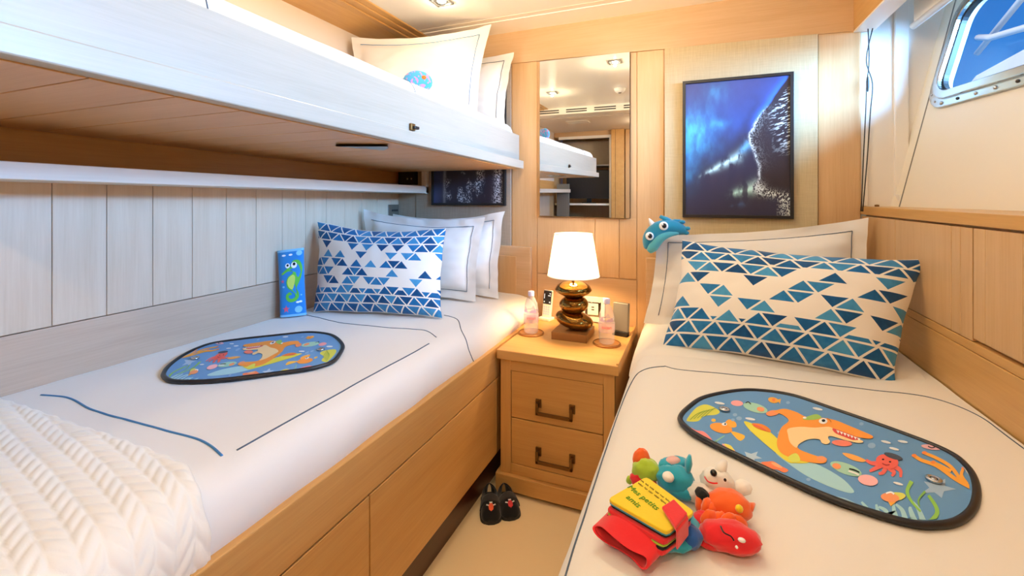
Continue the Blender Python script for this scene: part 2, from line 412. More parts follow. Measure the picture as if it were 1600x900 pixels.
# ---- right wall: oak wainscot with a ledge, hull liner with two portlights above
wr = struct(MB().box(0.672, 0.72, YR, YB, 0, 1.19).build('wall_right', M['oak']))
MB().prism([(0.652, YR, 1.1775), (1.325, YR, 1.1775), (0.768, YB + 0.03, 1.1775), (0.652, YB + 0.03, 1.1775)], (0, 0, 0.033)).build('ledge', M['oak_y'], wr, 0.002)
edges = [2.318, 1.602, 1.512]
for a, b in ((2.318, 1.975), (1.972, 1.603), (1.6, 1.556)):
    MB().box(0.655, 0.674, b, a, 0.884, 1.171).build('panel', M['oak'], wr, 0.0018)
MB().box(0.655, 0.674, 1.500, 1.5535, 0.884, 1.171).build('stile', M['oak'], wr, 0.001)
yy = 1.4945
for w in (0.05, 0.135, 0.17, 0.17, 0.17, 0.17, 0.17, 0.17, 0.17, 0.17, 0.17, 0.17, 0.17, 0.17, 0.17, 0.12):
    MB().box(0.655, 0.674, yy - w + 0.001, yy, 0.892, 1.171).build('panel', M['oak'], wr, 0.0012); yy -= w
MB().box(0.6545, 0.674, YR, YB - 0.002, 0.858, 0.8815).build('rail', M['oak_y'], wr, 0.002)
MB().box(0.6535, 0.674, YR, YB - 0.002, 0.10, 0.8565).build('lower_board', M['oak_y'], wr, 0.002)

# hull liner plane: leans outward going up, closes in towards the bow
HN = Vector((1, 0.164, -0.22)); H0 = Vector((0.77, 2.30, 1.20))
Hu = Vector((0.164, -1, 0)).normalized()                # along the hull, towards the viewer
Hv = HN.cross(Hu).normalized(); Hv = Hv if Hv.z > 0 else -Hv
Hn = HN.normalized()                                    # outward
def hull(u, v, o=0.0): return H0 + Hu * u + Hv * v + Hn * o
def on_hull(px, py):
    f = seen(px, py, y=1.0) - Vector((0, 0, HC)); t = (H0 - Vector((0, 0, HC))).dot(HN) / f.dot(HN)
    p = Vector((0, 0, HC)) + f * t - H0; return p.dot(Hu), p.dot(Hv)
def rounded(u0, u1, v0, v1, r, slant, n=9):
    out = []
    for cu, cv, a0 in ((u1 - r, v0 + r, -90), (u1 - r, v1 - r, 0), (u0 + r, v1 - r, 90), (u0 + r, v0 + r, 180)):
        for k in range(n + 1):
            a = math.radians(a0 + 90 * k / n); v = cv + r * math.sin(a)
            out.append((cu + r * math.cos(a) + slant * (v - v0), v))
    return out
u0, v0 = on_hull(1447, 176); WIN = [(u0, u0 + 0.86), (u0 + 1.12, u0 + 1.98)]; V0, V1 = v0, v0 + 0.45
SL = 0.10
bm = bmesh.new(); es = []
def loop(pts):
    vs = [bm.verts.new(hull(u, v)) for u, v in pts]; return [bm.edges.new((vs[i], vs[(i + 1) % len(vs)])) for i in range(len(vs))]
es += loop([(-0.06, 0.0), (3.45, 0.0), (3.45, 1.02), (-0.06, 1.02)])
for a, b in WIN: es += loop(rounded(a + 0.045, b - 0.045, V0 + 0.055, V1 - 0.045, 0.075, SL))
bmesh.ops.triangle_fill(bm, use_beauty=True, edges=es)
bmesh.ops.recalc_face_normals(bm, faces=bm.faces)
me = bpy.data.meshes.new('wall_hull'); bm.to_mesh(me); bm.free(); me.materials.append(M['hull'])
wh = bpy.data.objects.new('wall_hull', me); C.objects.link(wh); struct(wh)
MB().tube([hull(0.012, 0.01, -0.001), hull(0.012 + 0.03, 1.0, -0.001)], 0.0022, 6).build('seam', M['grey'], wh)

def ring(mb, outer, inner, o0, o1, mi=0):
    n = len(outer)
    A = [hull(*p, o0) for p in outer]; B = [hull(*p, o0) for p in inner]; A2 = [hull(*p, o1) for p in outer]; B2 = [hull(*p, o1) for p in inner]
    fs = []
    for i in range(n):
        j = (i + 1) % n
        fs += [(i, j, n + j, n + i), (2 * n + i, 3 * n + i, 3 * n + j, 2 * n + j), (i, 2 * n + i, 2 * n + j, j), (n + i, n + j, 3 * n + j, 3 * n + i)]
    mb.add(A + B + A2 + B2, fs, mi)
for wi, (a, b) in enumerate(WIN):
    w = MB(); ring(w, rounded(a, b, V0, V1, 0.10, SL), rounded(a + 0.043, b - 0.043, V0 + 0.052, V1 - 0.043, 0.077, SL), 0.0, -0.012)
    w = struct(w.build('window_%d' % (wi + 1), M['steel'], None, 0.003))
    q = MB(); ring(q, rounded(a + 0.026, b - 0.026, V0 + 0.030, V1 - 0.026, 0.092, SL), rounded(a + 0.05, b - 0.05, V0 + 0.062, V1 - 0.05, 0.072, SL), 0.012, -0.022)
    q.build('inner_rim', M['steel'], w, 0.004, smooth=False)
    q = MB(); ring(q, rounded(a + 0.0485, b - 0.0485, V0 + 0.06, V1 - 0.0485, 0.072, SL), rounded(a + 0.056, b - 0.056, V0 + 0.067, V1 - 0.056, 0.068, SL), 0.014, -0.004)
    q.build('gasket', M['black'], w)
    g = MB(); pts = rounded(a + 0.05, b - 0.05, V0 + 0.061, V1 - 0.05, 0.07, SL)
    g.add([hull(*p, 0.007) for p in pts], [tuple(range(len(pts)))]); g.build('pane', M['glass'], w)
    q = MB(); ring(q, rounded(a + 0.043, b - 0.043, V0 + 0.053, V1 - 0.043, 0.077, SL), rounded(a + 0.0432, b - 0.0432, V0 + 0.0532, V1 - 0.0432, 0.0768, SL), 0.0, 0.035)
    q.build('reveal', M['white'], w)
    outl = rounded(a + 0.013, b - 0.013, V0 + 0.017, V1 - 0.013, 0.09, SL)
    for k in range(0, len(outl), 3):
        MB().ell(hull(*outl[k], -0.012), 0.0045, n=8).build('rivet', M['steel'], w, smooth=True)
    for k in range(9):
        u = a + 0.10 + k * (b - a - 0.2) / 8
        MB().ell(hull(u, V0 + 0.016, -0.012), 0.006 if k % 3 else 0.007, n=8).build('rivet', M['dark' if k % 3 == 1 else 'steel'], w, smooth=True)

# soffit above the window, blind tucked behind it
so = struct(MB().box(0.627, 0.649, YR, YB, 1.9565, ZC).build('trim_right', M['oak_y']))
MB().box(0.627, 0.70, YR, YB, 1.949, 1.957).build('soffit_lip', M['white'], so, 0.001)
bl = thing('roller_blind', 'white blind pulled up above the portlight, with round bottom bar', 'blind', (0.75, 1.2, 1.9))
MB().box(0.765, 0.770, 0.15, 2.135, 1.905, ZC).build('blind_cloth', M['white'], bl)
MB().tube([(0.7675, 0.14, 1.897), (0.7675, 2.145, 1.897)], 0.012, 12).build('bottom_bar', M['plastic_white'], bl, smooth=True)
MB().box(0.70, 0.735, 1.98, 2.08, 2.02, 2.05).build('clip', M['dark'], bl, 0.003)
cd = thing('blind_cord', 'thin dark looped cord hanging beside the white window post', 'cord', (0.66, 2.25, 1.22))
for k, dx in enumerate((0.0, 0.016)):
    pts = [(0.668 + dx, 2.285, 1.95), (0.672 - dx * 0.6, 2.285, 1.82), (0.664 + dx * 1.2, 2.285, 1.72), (0.660 + dx, 2.285, 1.6), (0.652 + dx * 0.8, 2.285, 1.4), (0.645 + dx * 0.3, 2.285, 1.19)]
    MB().tube(spline(pts, 5, False), 0.0022, 6).build('cord', M['dark'], cd, smooth=True)
MB().ell((0.667, 2.285, 1.72), (0.006, 0.004, 0.035), n=8).build('knot', M['dark'], cd, smooth=True)

# ---- rear of the cabin (what the mirror shows): media niche, pilaster, wardrobe fronts
wrr = struct(MB().box(XL, 1.5, YR - 0.45, YR - 0.4, 0, 2.2).build('wall_rear', M['oak']))
MB().box(-0.955, -0.80, YR - 0.42, YR + 0.03, 0, 2.09).build('pilaster', M['oak_y'], wrr, 0.003)
MB().box(-0.905, -0.902, YR + 0.028, YR + 0.031, 0, 2.09).build('pilaster_joint', M['dark'], wrr)
for k in range(5):
    MB().box(-0.79 + k * 0.45, -0.35 + k * 0.45, YR - 0.4, YR - 0.02, 0.05, 2.09).build('wardrobe_front', M['oak'], wrr, 0.003)
MB().box(XL, -0.957, YR - 0.42, YR - 0.02, 2.03, 2.09).build('niche_head', M['oak_x'], wrr, 0.002)
MB().box(-1.64, -0.957, YR - 0.03, YR, 1.995, 2.03).build('niche_frame', M['white'], wrr, 0.002)
MB().box(-0.985, -0.957, YR - 0.03, YR, 0.9, 1.995).build('niche_frame', M['white'], wrr, 0.002)
MB().box(XL, -0.957, YR - 0.4, YR - 0.03, 1.645, 1.66).build('niche_shelf', M['grey'], wrr, 0.002)
MB().box(XL, -0.957, YR - 0.4, YR - 0.03, 1.145, 1.17).build('niche_shelf', M['white'], wrr, 0.002)
MB().box(XL, -0.957, YR - 0.4, YR - 0.03, 0.0, 0.98).build('niche_base', M['dark'], wrr, 0.002)
MB().box(XL, -0.957, YR - 0.39, YR - 0.3, 1.66, 1.995).build('niche_door', M['linen_grey'], wrr, 0.002)
MB().box(-1.66, -1.50, YR - 0.03, YR + 0.01, 0.5, 1.42).build('side_panel', M['grey'], wrr, 0.002)
tv = thing('television', 'black television in the niche reflected in the mirror', 'television', (-1.25, YR - 0.2, 1.17))
MB().box(-1.58, -0.99, YR - 0.2, YR - 0.17, 1.23, 1.60).build('screen', M['black'], tv, 0.004)
MB().box(-1.36, -1.2, YR - 0.26, YR - 0.12, 1.17, 1.18).build('stand', M['black'], tv, 0.003)
MB().box(-1.31, -1.25, YR - 0.21, YR - 0.19, 1.175, 1.26).build('neck', M['black'], tv)
MB().box(1.0, 1.5, YR - 0.02, YR, 0, 2.2).build('side_return', M['oak'], wrr)

# ------------------------------------------------------------------ CEILING LAMPS
M['bulb'] = mat('halogen_glow', (1, 0.9, 0.7), 0.5, emit=(1.0, 0.80, 0.52), estr=28)
WARM = (1.0, 0.815, 0.555)
def downlight(x, y, label, energy=16, z=ZC):
    t = thing('recessed_downlight', label, 'ceiling light', (x, y, z), 'square recessed downlights')
    f = MB()
    for a in range(4):
        R = Matrix.Rotation(a * math.pi / 2, 4, 'Z'); T = Matrix.Translation((x, y, z)) @ R
        f.box(-0.042, 0.042, 0.032, 0.042, -0.006, 0.001, M=T)
    f.build('frame', M['steel'], t, 0.0015)
    MB().box(x - 0.033, x + 0.033, y - 0.033, y + 0.033, z - 0.0015, z).build('housing', M['dark'], t)
    MB().lathe([(0, -0.004), (0.018, -0.004), (0.021, -0.0015), (0, -0.0015)], (x, y, z), 20).build('bulb', M['bulb'], t, smooth=True)
    l = bpy.data.lights.new('downlight_beam', 'POINT'); l.energy = energy * 0.40; l.color = WARM; l.shadow_soft_size = 0.008
    o = bpy.data.objects.new('downlight_beam', l); C.objects.link(o); o.location = (x, y, z - 0.026)
    return t
downlight(-1.10, 1.83, 'square recessed ceiling downlight above the bunk pillows', 2.2)
downlight(-0.50, 1.51, 'square ceiling downlight seen near the top of the mirror', 23)
downlight(-0.20, 1.40, 'square ceiling downlight cut by the right edge of the mirror', 18)
downlight(-1.16, 0.80, 'square ceiling downlight seen at the left in the mirror', 16)
downlight(-0.20, 0.45, 'square ceiling downlight above the foot of the right bed', 11)
downlight(0.30, 1.0, 'square ceiling downlight above the right bed', 6)
downlight(-0.45, -0.45, 'unseen square downlight added as fill, left one behind the viewpoint', 38, 2.09)  # unseen pair, added as warm fill on everything facing the view
downlight(0.45, -0.45, 'unseen square downlight added as fill, right one behind the viewpoint', 16, 2.09)  # second of the added fill lamps, also out of view
sd = thing('smoke_detector', 'round white smoke detector on the ceiling, seen in the mirror', 'detector', (-0.585, 0.73, ZC))
MB().lathe([(0, -0.035), (0.03, -0.034), (0.045, -0.02), (0.05, 0), (0, 0)], (-0.585, 0.73, ZC), 24).build('body', M['plastic_white'], sd, smooth=True)
MB().lathe([(0, -0.042), (0.012, -0.04), (0.014, -0.033), (0, -0.033)], (-0.585, 0.73, ZC), 12).build('sensor', M['grey'], sd, smooth=True)
# ------------------------------------------------------------------ LEFT BED
def wrinkle(x, y, amp, seed):
    return amp * (noise.noise(Vector((x * 5 + seed, y * 3.2, seed))) + 0.5 * noise.noise(Vector((x * 13, y * 9 + seed, 2.0 + seed))))
def along(profile):
    P = [Vector((p[0], 0, p[1])) for p in profile]; P = spline(P, 8, False)
    L = [0.0]
    for a, b in zip(P, P[1:]): L.append(L[-1] + (b - a).length)
    def f(t):
        d = t * L[-1]
        for k in range(len(P) - 1):
            if L[k + 1] >= d: return P[k].lerp(P[k + 1], (d - L[k]) / max(1e-9, L[k + 1] - L[k]))
        return P[-1]
    return f, L[-1]
lb = thing('left_bed', 'built-in oak bed with drawer fronts under the bunk, left of the nightstand', 'bed', (-1.25, 1.1, 0))
B0 = 0.0
MB().box(-1.69, -0.83, B0, 2.28, 0.0, 0.145).build('kick_plate', M['kick'], lb, 0.002)
MB().box(-1.69, -0.806, B0, 2.28, 0.145, 0.58).build('carcass', M['dark'], lb)
MB().box(-0.815, -0.788, B0, 2.28, 0.4725, 0.604).build('rail', M['oak_y'], lb, 0.003)
for a, b in ((1.7625, 2.275), (0.953, 1.7605), (0.140, 0.949), (B0, 0.136)):
    d = MB().box(-0.806, -0.788, a, b, 0.148, 0.468).build('drawer_front', M['oak_y'], lb, 0.002)
LPROF, LLEN = along([(-1.698, 0.722), (-1.60, 0.727), (-1.35, 0.727), (-1.10, 0.725), (-0.93, 0.722), (-0.872, 0.716), (-0.832, 0.694), (-0.812, 0.655), (-0.806, 0.615), (-0.812, 0.585)])
def left_top(t, y, lift=0.0):
    p = LPROF(t); q = LPROF(min(1, t + 0.01)) - LPROF(max(0, t - 0.01)); nrm = Vector((-q.z, 0, q.x)).normalized()
    if nrm.z < 0 and abs(nrm.z) > 0.5: nrm = -nrm
    side = sm(0.80, 0.92, t)
    w = wrinkle(p.x, y + t, 0.0035 + 0.0065 * side, 3.0)
    bulge = side * 0.030 * sm(1.70, 2.0, y) * sm(1.0, 0.93, t)
    return Vector((p.x, y, p.z)) + nrm * (lift + w) + Vector((bulge, 0, 0))
mt = MB(); mt.grid(lambda u, v: left_top(u, B0 + v * 2.285), 70, 120); mt.build('bed_cover', M['sheet'], lb, smooth=True)
def left_line(pts, m, name, r=0.0016):
    path = []
    for p in spline([(*p, 0) for p in pts], 8, False): path.append(left_top(p.x, p.y, 0.0006))
    MB().tube(path, r, 6).build(name, m, lb, smooth=True)
def lt(x):   # arc parameter of a spot on the flat top
    lo, hi = 0.0, 0.82
    for _ in range(24):
        mid = (lo + hi) / 2
        if LPROF(mid).x < x: lo = mid
        else: hi = mid
    return lo
left_line([(lt(-0.872), 0.655), (lt(-0.874), 0.93), (lt(-0.868), 1.2), (lt(-0.872), 1.39)], M['thread'], 'stitching', 0.002)
left_line([(lt(-1.60), 0.632), (lt(-1.50), 0.648), (lt(-1.36), 0.634), (lt(-1.12), 0.641), (lt(-0.99), 0.647), (lt(-0.895), 0.628)], M['thread_blue'], 'stitching', 0.0026)
left_line([(lt(-1.62), 1.512), (lt(-1.37), 1.463), (lt(-1.16), 1.48), (lt(-1.0), 1.515), (lt(-0.90), 1.46)], M['thread'], 'stitching')
left_line([(lt(-1.03), 1.735), (lt(-0.95), 1.71), (0.84, 1.60), (0.91, 1.555), (0.96, 1.565), (1.0, 1.60)], M['thread'], 'stitching')

# chunky knit throw over the near end
tw = thing('knit_throw', 'cream chunky knit throw spread over the near end of the left bed', 'blanket', (-1.25, 0.4, 0.73))
def knit(u, v):
    t = 0.012 + u * 0.985; y = v * (0.578 - 0.034 * sm(0.76, 0.9, t))
    d = u * LLEN
    r = (y + 0.18 * d) / 0.031 + 0.12 * math.sin(d * 7); fr = r - math.floor(r); row = math.floor(r)
    s = d / 0.036 + (fr - 0.5) * 1.15 * (1 if row % 2 else -1) + 0.13 * math.sin(row * 3.1)
    h = max(0, 1 - abs(2 * fr - 1) ** 3) ** 0.6 * (0.25 + 0.75 * abs(math.sin(math.pi * s)) ** 0.7)
    e = min(1, (1 - v) / 0.02, 1)
    h2 = 0.004 + 0.0056 * h * max(0.3, e)
    p = left_top(t, y + 0.002 * math.sin(d * 90) * sm(0.9, 1, v), h2 + 0.003)
    if v > 0.999: p = left_top(t, y, 0.001)
    return p
k = MB(); k.grid(knit, 330, 200); k.build('knit_wool', M['knit'], tw, smooth=True)

# ------------------------------------------------------------------ RIGHT BED
rb = thing('right_bed', 'bed with white cover along the oak wainscot, right of the nightstand', 'bed', (0.2, 1.2, 0))
MB().box(-0.15, 0.645, 0.25, 2.28, 0.0, 0.52).build('bed_base', M['oak_y'], rb, 0.004)
RPROF, RLEN = along([(0.649, 0.722), (0.55, 0.714), (0.42, 0.705), (0.20, 0.70), (-0.02, 0.70), (-0.11, 0.696), (-0.165, 0.682), (-0.197, 0.652), (-0.212, 0.60), (-0.220, 0.50), (-0.226, 0.30), (-0.228, 0.16)])
def right_top(t, y, lift=0.0):
    p = RPROF(t); q = RPROF(min(1, t + 0.01)) - RPROF(max(0, t - 0.01)); nrm = Vector((q.z, 0, -q.x)).normalized()
    side = sm(0.60, 0.72, t)
    w = wrinkle(p.x, y + t * 0.6, 0.003 + 0.0045 * side, 11.0)
    dx = -0.012 * sm(1.55, 2.0, y) * side
    near = sm(0.42, 0.25, y) * 0.05
    return Vector((p.x + dx, y, p.z - near)) + nrm * (lift + w)
mt = MB(); mt.grid(lambda u, v: right_top(u, 0.22 + v * 2.06), 84, 120); mt.build('bed_cover', M['sheet'], rb, smooth=True)
def rt(x):
    lo, hi = 0.0, 0.9
    for _ in range(24):
        mid = (lo + hi) / 2
        if RPROF(mid).x > x: lo = mid
        else: hi = mid
    return lo
def right_line(pts, name='stitching', r=0.0016, m='thread', raw=False):
    path = [right_top(p.x, p.y, 0.0006) for p in spline([((q[0] if raw else rt(q[0])), q[1], 0) for q in pts], 8, False)]
    MB().tube(path, r, 6).build(name, M[m], rb, smooth=True)
right_line([(-0.09, 1.545), (-0.15, 1.52), (-0.178, 1.47), (-0.190, 1.30), (-0.190, 1.06), (-0.186, 0.80), (-0.183, 0.64), (-0.183, 0.45)])
right_line([(-0.09, 1.548), (-0.04, 1.53), (0.10, 1.545), (0.21, 1.562), (0.36, 1.556), (0.48, 1.545), (0.58, 1.525), (0.635, 1.44), (0.640, 1.29), (0.640, 0.9)], r=0.0013)
right_line([(-0.208, 1.80), (-0.195, 1.88), (-0.16, 1.95), (-0.08, 1.97), (0.02, 1.96)], r=0.0016)
# turned back sheet at the pillow end
def fold(u, v):
    y = 1.66 + 0.62 * v; p = right_top(0.02 + u * 0.66, y, 0.010 * min(1, v / 0.05) + 0.003 * math.sin(u * 21) * v)
    return p
k = MB(); k.grid(fold, 60, 24); k.build('turned_back_sheet', M['sheet'], rb, smooth=True)

# ------------------------------------------------------------------ PILLOWS
def pillow(name, label, cat, BL, BR, TR, TL, thick, m, flange=0.0, pinch=0.05, group=None, n=56, stitch=None, seed=1.0, wr=0.004, drop=0.0, sides=(0, 1, 2, 3)):
    BL, BR, TR, TL = map(Vector, (BL, BR, TR, TL)); c = (BL + BR) / 2
    t = thing(name, label, cat, c, group)
    nrm = ((BR - BL).cross(TL - BL)).normalized()
    if nrm.y > 0: nrm = -nrm                                   # front faces the viewer
    def surf(u, v, s, raw=False):
        uu = 0.5 + (u - 0.5) * (1 - pinch * (1 - (2 * v - 1) ** 2) * 1.0)
        vv = 0.5 + (v - 0.5) * (1 - pinch * 1.3 * (1 - (2 * u - 1) ** 2))
        if drop: vv -= drop * (1 - (2 * u - 1) ** 2) * v * v
        p = (BL * (1 - uu) + BR * uu) * (1 - vv) + (TL * (1 - uu) + TR * uu) * vv
        a = max(0.0, min(1.0, (u - flange) / (1 - 2 * flange))); b = max(0.0, min(1.0, (v - flange * 1.4) / (1 - 2.8 * flange)))
        k = max(0.0, (1 - abs(2 * a - 1) ** 2.6) * (1 - abs(2 * b - 1) ** 2.4)) ** 0.62
        fl = flange > 0; w = (2.0 if fl else 1.2) * wr * (noise.noise(Vector((u * 5 + seed, v * 5, seed * 3))) + 0.6 * noise.noise(Vector((u * 13, v * 11, seed))))
        near_edge = max(abs(2 * u - 1), abs(2 * v - 1)); w *= 0.35 + 0.9 * near_edge
        p = p + (TL - BL) * (0.012 * noise.noise(Vector((u * 4, seed, 1.0))) * (abs(2 * v - 1) ** 3)) + (BR - BL) * (0.010 * noise.noise(Vector((v * 4, seed, 5.0))) * (abs(2 * u - 1) ** 3))
        return p + nrm * (s * (thick * k * (1.0 - 0.12 * (v - 0.45)) + 0.0015) + w)
    f = MB(); f.grid(lambda u, v: surf(u, v, 1), n, n); f.grid(lambda u, v: surf(u, v, -1), n, n)
    f.build('cover', m, t, smooth=True)
    if stitch:
        q = flange * 1.0; q2 = flange * 1.4
        runs = [[(q + (1 - 2 * q) * i / 30, q2) for i in range(31)], [(1 - q, q2 + (1 - 2 * q2) * i / 30) for i in range(31)],
                [(q + (1 - 2 * q) * i / 30, 1 - q2) for i in range(31)], [(q, q2 + (1 - 2 * q2) * i / 30) for i in range(31)]]
        for i in sides:
            MB().tube([surf(0.5 + (a - 0.5) * 1.012, 0.5 + (b - 0.5) * 1.012, 1) + nrm * 0.0035 for a, b in runs[i]], 0.0015, 6).build('piping', stitch, t, smooth=True)
    return t
M['tri_left'] = triangles('blue_triangle_print', 8.6, 10, 1.0)
M['tri_right'] = triangles('blue_triangle_print_large', 7.4, 9, 4.0)
zb = 0.728
p = lambda px, py, **k: seen(px, py, **k)
# left bed: two white pillows against the headboard, a patterned one in front
w2 = pillow('white_pillow', 'rear white pillow leaning on the headboard of the left bed', 'pillow',
       (-1.66, 2.12, zb), p(779, 467, y=2.115), p(789, 330, y=2.215), (-1.665, 2.215, 1.150), 0.065, M['case'], 0.07, 0.05, 'white pillows', stitch=M['thread'], seed=2.0, drop=0.05, sides=(1, 2))
w1 = pillow('white_pillow', 'middle white pillow, right behind the triangle print pillow on the left bed', 'pillow',
       (-1.66, 1.95, zb), p(743, 471, y=1.992), p(758, 339, y=2.06), (-1.665, 1.96, 1.185), 0.075, M['case'], 0.075, 0.05, 'white pillows', stitch=M['thread'], seed=5.0, drop=0.05, sides=(0, 1, 2))
tl = pillow('patterned_pillow', 'blue triangle print pillow on the left bed, beside the seahorse pad', 'pillow',
       p(490, 488, z=zb), p(691, 498, z=zb), p(697, 356, y=1.80), p(496, 346, y=1.64), 0.085, M['tri_left'], 0.0, 0.05, 'blue triangle print pillows', n=64, seed=7.0, drop=0.045)
# right bed
w3 = pillow('white_pillow', 'white pillow standing behind the triangle print pillow on the right bed', 'pillow',
       (-0.205, 2.035, 0.70), (0.615, 2.035, 0.70), p(1357, 340, y=2.15), p(1026, 366, y=2.14), 0.08, M['case'], 0.07, 0.035, 'white pillows', stitch=M['thread'], seed=9.0, drop=0.03, sides=(1, 2, 3))
tr = pillow('patterned_pillow', 'large blue triangle print pillow leaning against the white pillow on the right bed', 'pillow',
       p(1036, 541, z=0.70), p(1399, 600, z=0.705), p(1449, 405, y=1.80), p(1066, 375, y=1.93), 0.11, M['tri_right'], 0.0, 0.05, 'blue triangle print pillows', n=72, seed=12.0, drop=0.03)

# ------------------------------------------------------------------ BUNK
bk = thing('fold_down_bunk', 'fold-down upper bunk with a pale limed front hanging over the left bed', 'bunk bed', (-1.3, 1.3, 1.40))
BS, BE = 0.24, 2.284
def zk(y): return 1.4485 - 0.0199 * y
def beam(x0, x1, z0, z1, ya=BS, yb=BE):
    return MB().hexa([Vector((x0, ya, zk(ya) + z0)), Vector((x1, ya, zk(ya) + z0)), Vector((x1, ya, zk(ya) + z1)), Vector((x0, ya, zk(ya) + z1))],
                     [Vector((x0, yb, zk(yb) + z0)), Vector((x1, yb, zk(yb) + z0)), Vector((x1, yb, zk(yb) + z1)), Vector((x0, yb, zk(yb) + z1))])
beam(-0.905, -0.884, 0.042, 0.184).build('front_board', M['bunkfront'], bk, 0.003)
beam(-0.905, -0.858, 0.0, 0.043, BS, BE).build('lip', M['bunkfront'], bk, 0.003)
beam(-1.690, -0.906, 0.0, 0.0125, BS, BE).build('base_board', M['under'], bk, 0.002)
beam(-1.69, -0.90, 0.012, 0.10).build('tray', M['under'], bk)
yy = 0.407 - 0.13
while yy < 2.28:
    a, b = max(yy + 0.0018, BS), min(yy + 0.1282, BE - 0.03)
    if b > a + 0.02: beam(-1.69, -0.892, -0.0025, 0.001, a, b).build('plank', M['under'], bk, 0.0012)
    yy += 0.13
# mattress and cover
def btop(t, y):
    pr = BP(t); return Vector((pr.x, y, pr.z + zk(y))) + Vector((0, 0, wrinkle(pr.x, y, 0.003, 21.0)))
BP, BLEN = along([(-1.69, 0.255), (-1.5, 0.262), (-1.2, 0.262), (-1.02, 0.258), (-0.955, 0.246), (-0.925, 0.225), (-0.912, 0.195), (-0.908, 0.165)])
q = MB(); q.grid(lambda u, v: btop(u, BS + 0.03 + v * (BE - BS - 0.06)), 40, 90); q.build('bed_cover', M['sheet'], bk, smooth=True)
MB().tube([btop(0.80 + 0.2 * i / 20, 0.61) + Vector((0.001, 0, 0.001)) for i in range(21)], 0.0012, 6).build('stitching', M['thread'], bk, smooth=True)
MB().tube([btop(0.84 + 0.16 * i / 20, 1.34) + Vector((0.001, 0, 0.001)) for i in range(21)], 0.001, 6).build('stitching', M['thread'], bk, smooth=True)
# latch on the front, strap plate underneath
lz = zk(1.273) + 0.062
la = MB().box(-0.884, -0.874, 1.262, 1.286, lz - 0.012, lz + 0.012).build('latch', M['bronze'], bk, 0.002)
MB().box(-0.878, -0.866, 1.270, 1.298, lz - 0.006, lz + 0.004).build('latch_tongue', M['black'], la, 0.002)
hp = MB().hexa([p(524, 229, z=1.413), p(600, 235, z=1.413), p(607, 232, z=1.413), p(606, 229, z=1.413)], [p(524, 229, z=1.421) + Vector((0, 0, 0.007)), p(600, 234, z=1.421) + Vector((0, 0, 0.007)), p(606, 231, z=1.421) + Vector((0, 0, 0.007)), p(606, 228, z=1.421) + Vector((0, 0, 0.007))]).build('grab_plate', M['steel'], bk, 0.001)
# bunk pillows
bz = zk(2.05) + 0.262
pillow('white_pillow', 'rear white pillow on the upper bunk, nearest the corner of the cabin', 'pillow',
       (-1.66, 2.16, bz), p(789, 196, y=2.17), p(803, 82, y=2.23), (-1.60, 2.24, bz + 0.40), 0.07, M['case'], 0.07, 0.05, 'white pillows', stitch=M['thread'], seed=15.0, drop=0.04, sides=(1, 2))
pillow('white_pillow', 'front white pillow on the upper bunk, right behind the blue fish cushion', 'pillow',
       (-1.66, 1.86, bz + 0.005), p(745, 177, y=2.02), p(768, 38, y=2.10), p(549, 58, x=-1.66), 0.075, M['case'], 0.07, 0.05, 'white pillows', stitch=M['thread_blue'], seed=18.0, drop=0.05, sides=(1, 2))
# fish cushion
fc = Vector((-1.02, 1.50, zk(1.5) + 0.262))
fi = thing('fish_cushion', 'small blue printed fish cushion on the upper bunk mattress', 'cushion', fc)
M['fish'] = mat('blue_fish_plush', lin('3f9fd6'), 0.8, sheen=0.3); g = Nodes(M['fish'])
sp = g.noise(g.coord(), 75, 1); st = g.m('GREATER_THAN', sp, 0.58)
g.put(bsdf(M['fish']).inputs['Base Color'], g.mix(st, (*lin('3f9fd6'), 1), (*lin('b884c0'), 1)))
R = rot('Z', 30)
f = MB(); f.ell(fc + Vector((0.01, 0, 0.022)), (0.058, 0.026, 0.046), R, 24); f.build('body', M['fish'], fi, smooth=True)
f = MB(); f.add([fc + R @ Vector(q) + Vector((0, 0, 0.03)) for q in ((-0.06, -0.008, 0), (-0.10, -0.008, 0.02), (-0.12, -0.008, -0.028), (-0.06, 0.008, 0), (-0.10, 0.008, 0.02), (-0.12, 0.008, -0.028))], [(0, 1, 2), (3, 5, 4), (0, 3, 4, 1), (1, 4, 5, 2), (2, 5, 3, 0)]); f.build('tail', M['fish'], fi, 0.003)
M['orange'] = cloth('orange_plush', lin('f07a24'), 0.9, 500, 0.3, 0.4)
f = MB(); f.ell(fc + R @ Vector((0.034, -0.026, 0)) + Vector((0, 0, 0.036)), (0.010, 0.006, 0.009), R, 12); f.build('eye', M['orange'], fi, smooth=True)

# ------------------------------------------------------------------ WALL PICTURES AND MIRROR
mi = thing('wall_mirror', 'tall frameless mirror on the wall above the lamp', 'mirror', (-0.536, YB - 0.012, 1.15))
MQ = [p(843.3, 337.2, y=2.30), p(983.9, 341.6, y=2.30), p(983.9, 81.4, y=2.30), p(843.3, 95.9, y=2.30)]
MQ = [Vector((-0.772, 2.30, 1.150)), Vector((-0.300, 2.30, 1.144)), Vector((-0.300, 2.30, 1.975)), Vector((-0.772, 2.30, 1.981))]
MB().prism([v + Vector((0, 0.001, 0)) for v in MQ], (0, 0.016, 0)).build('backing', M['dark'], mi)
MB().prism(MQ, (0, 0.0009, 0)).build('mirror_plate', M['mirror'], mi)

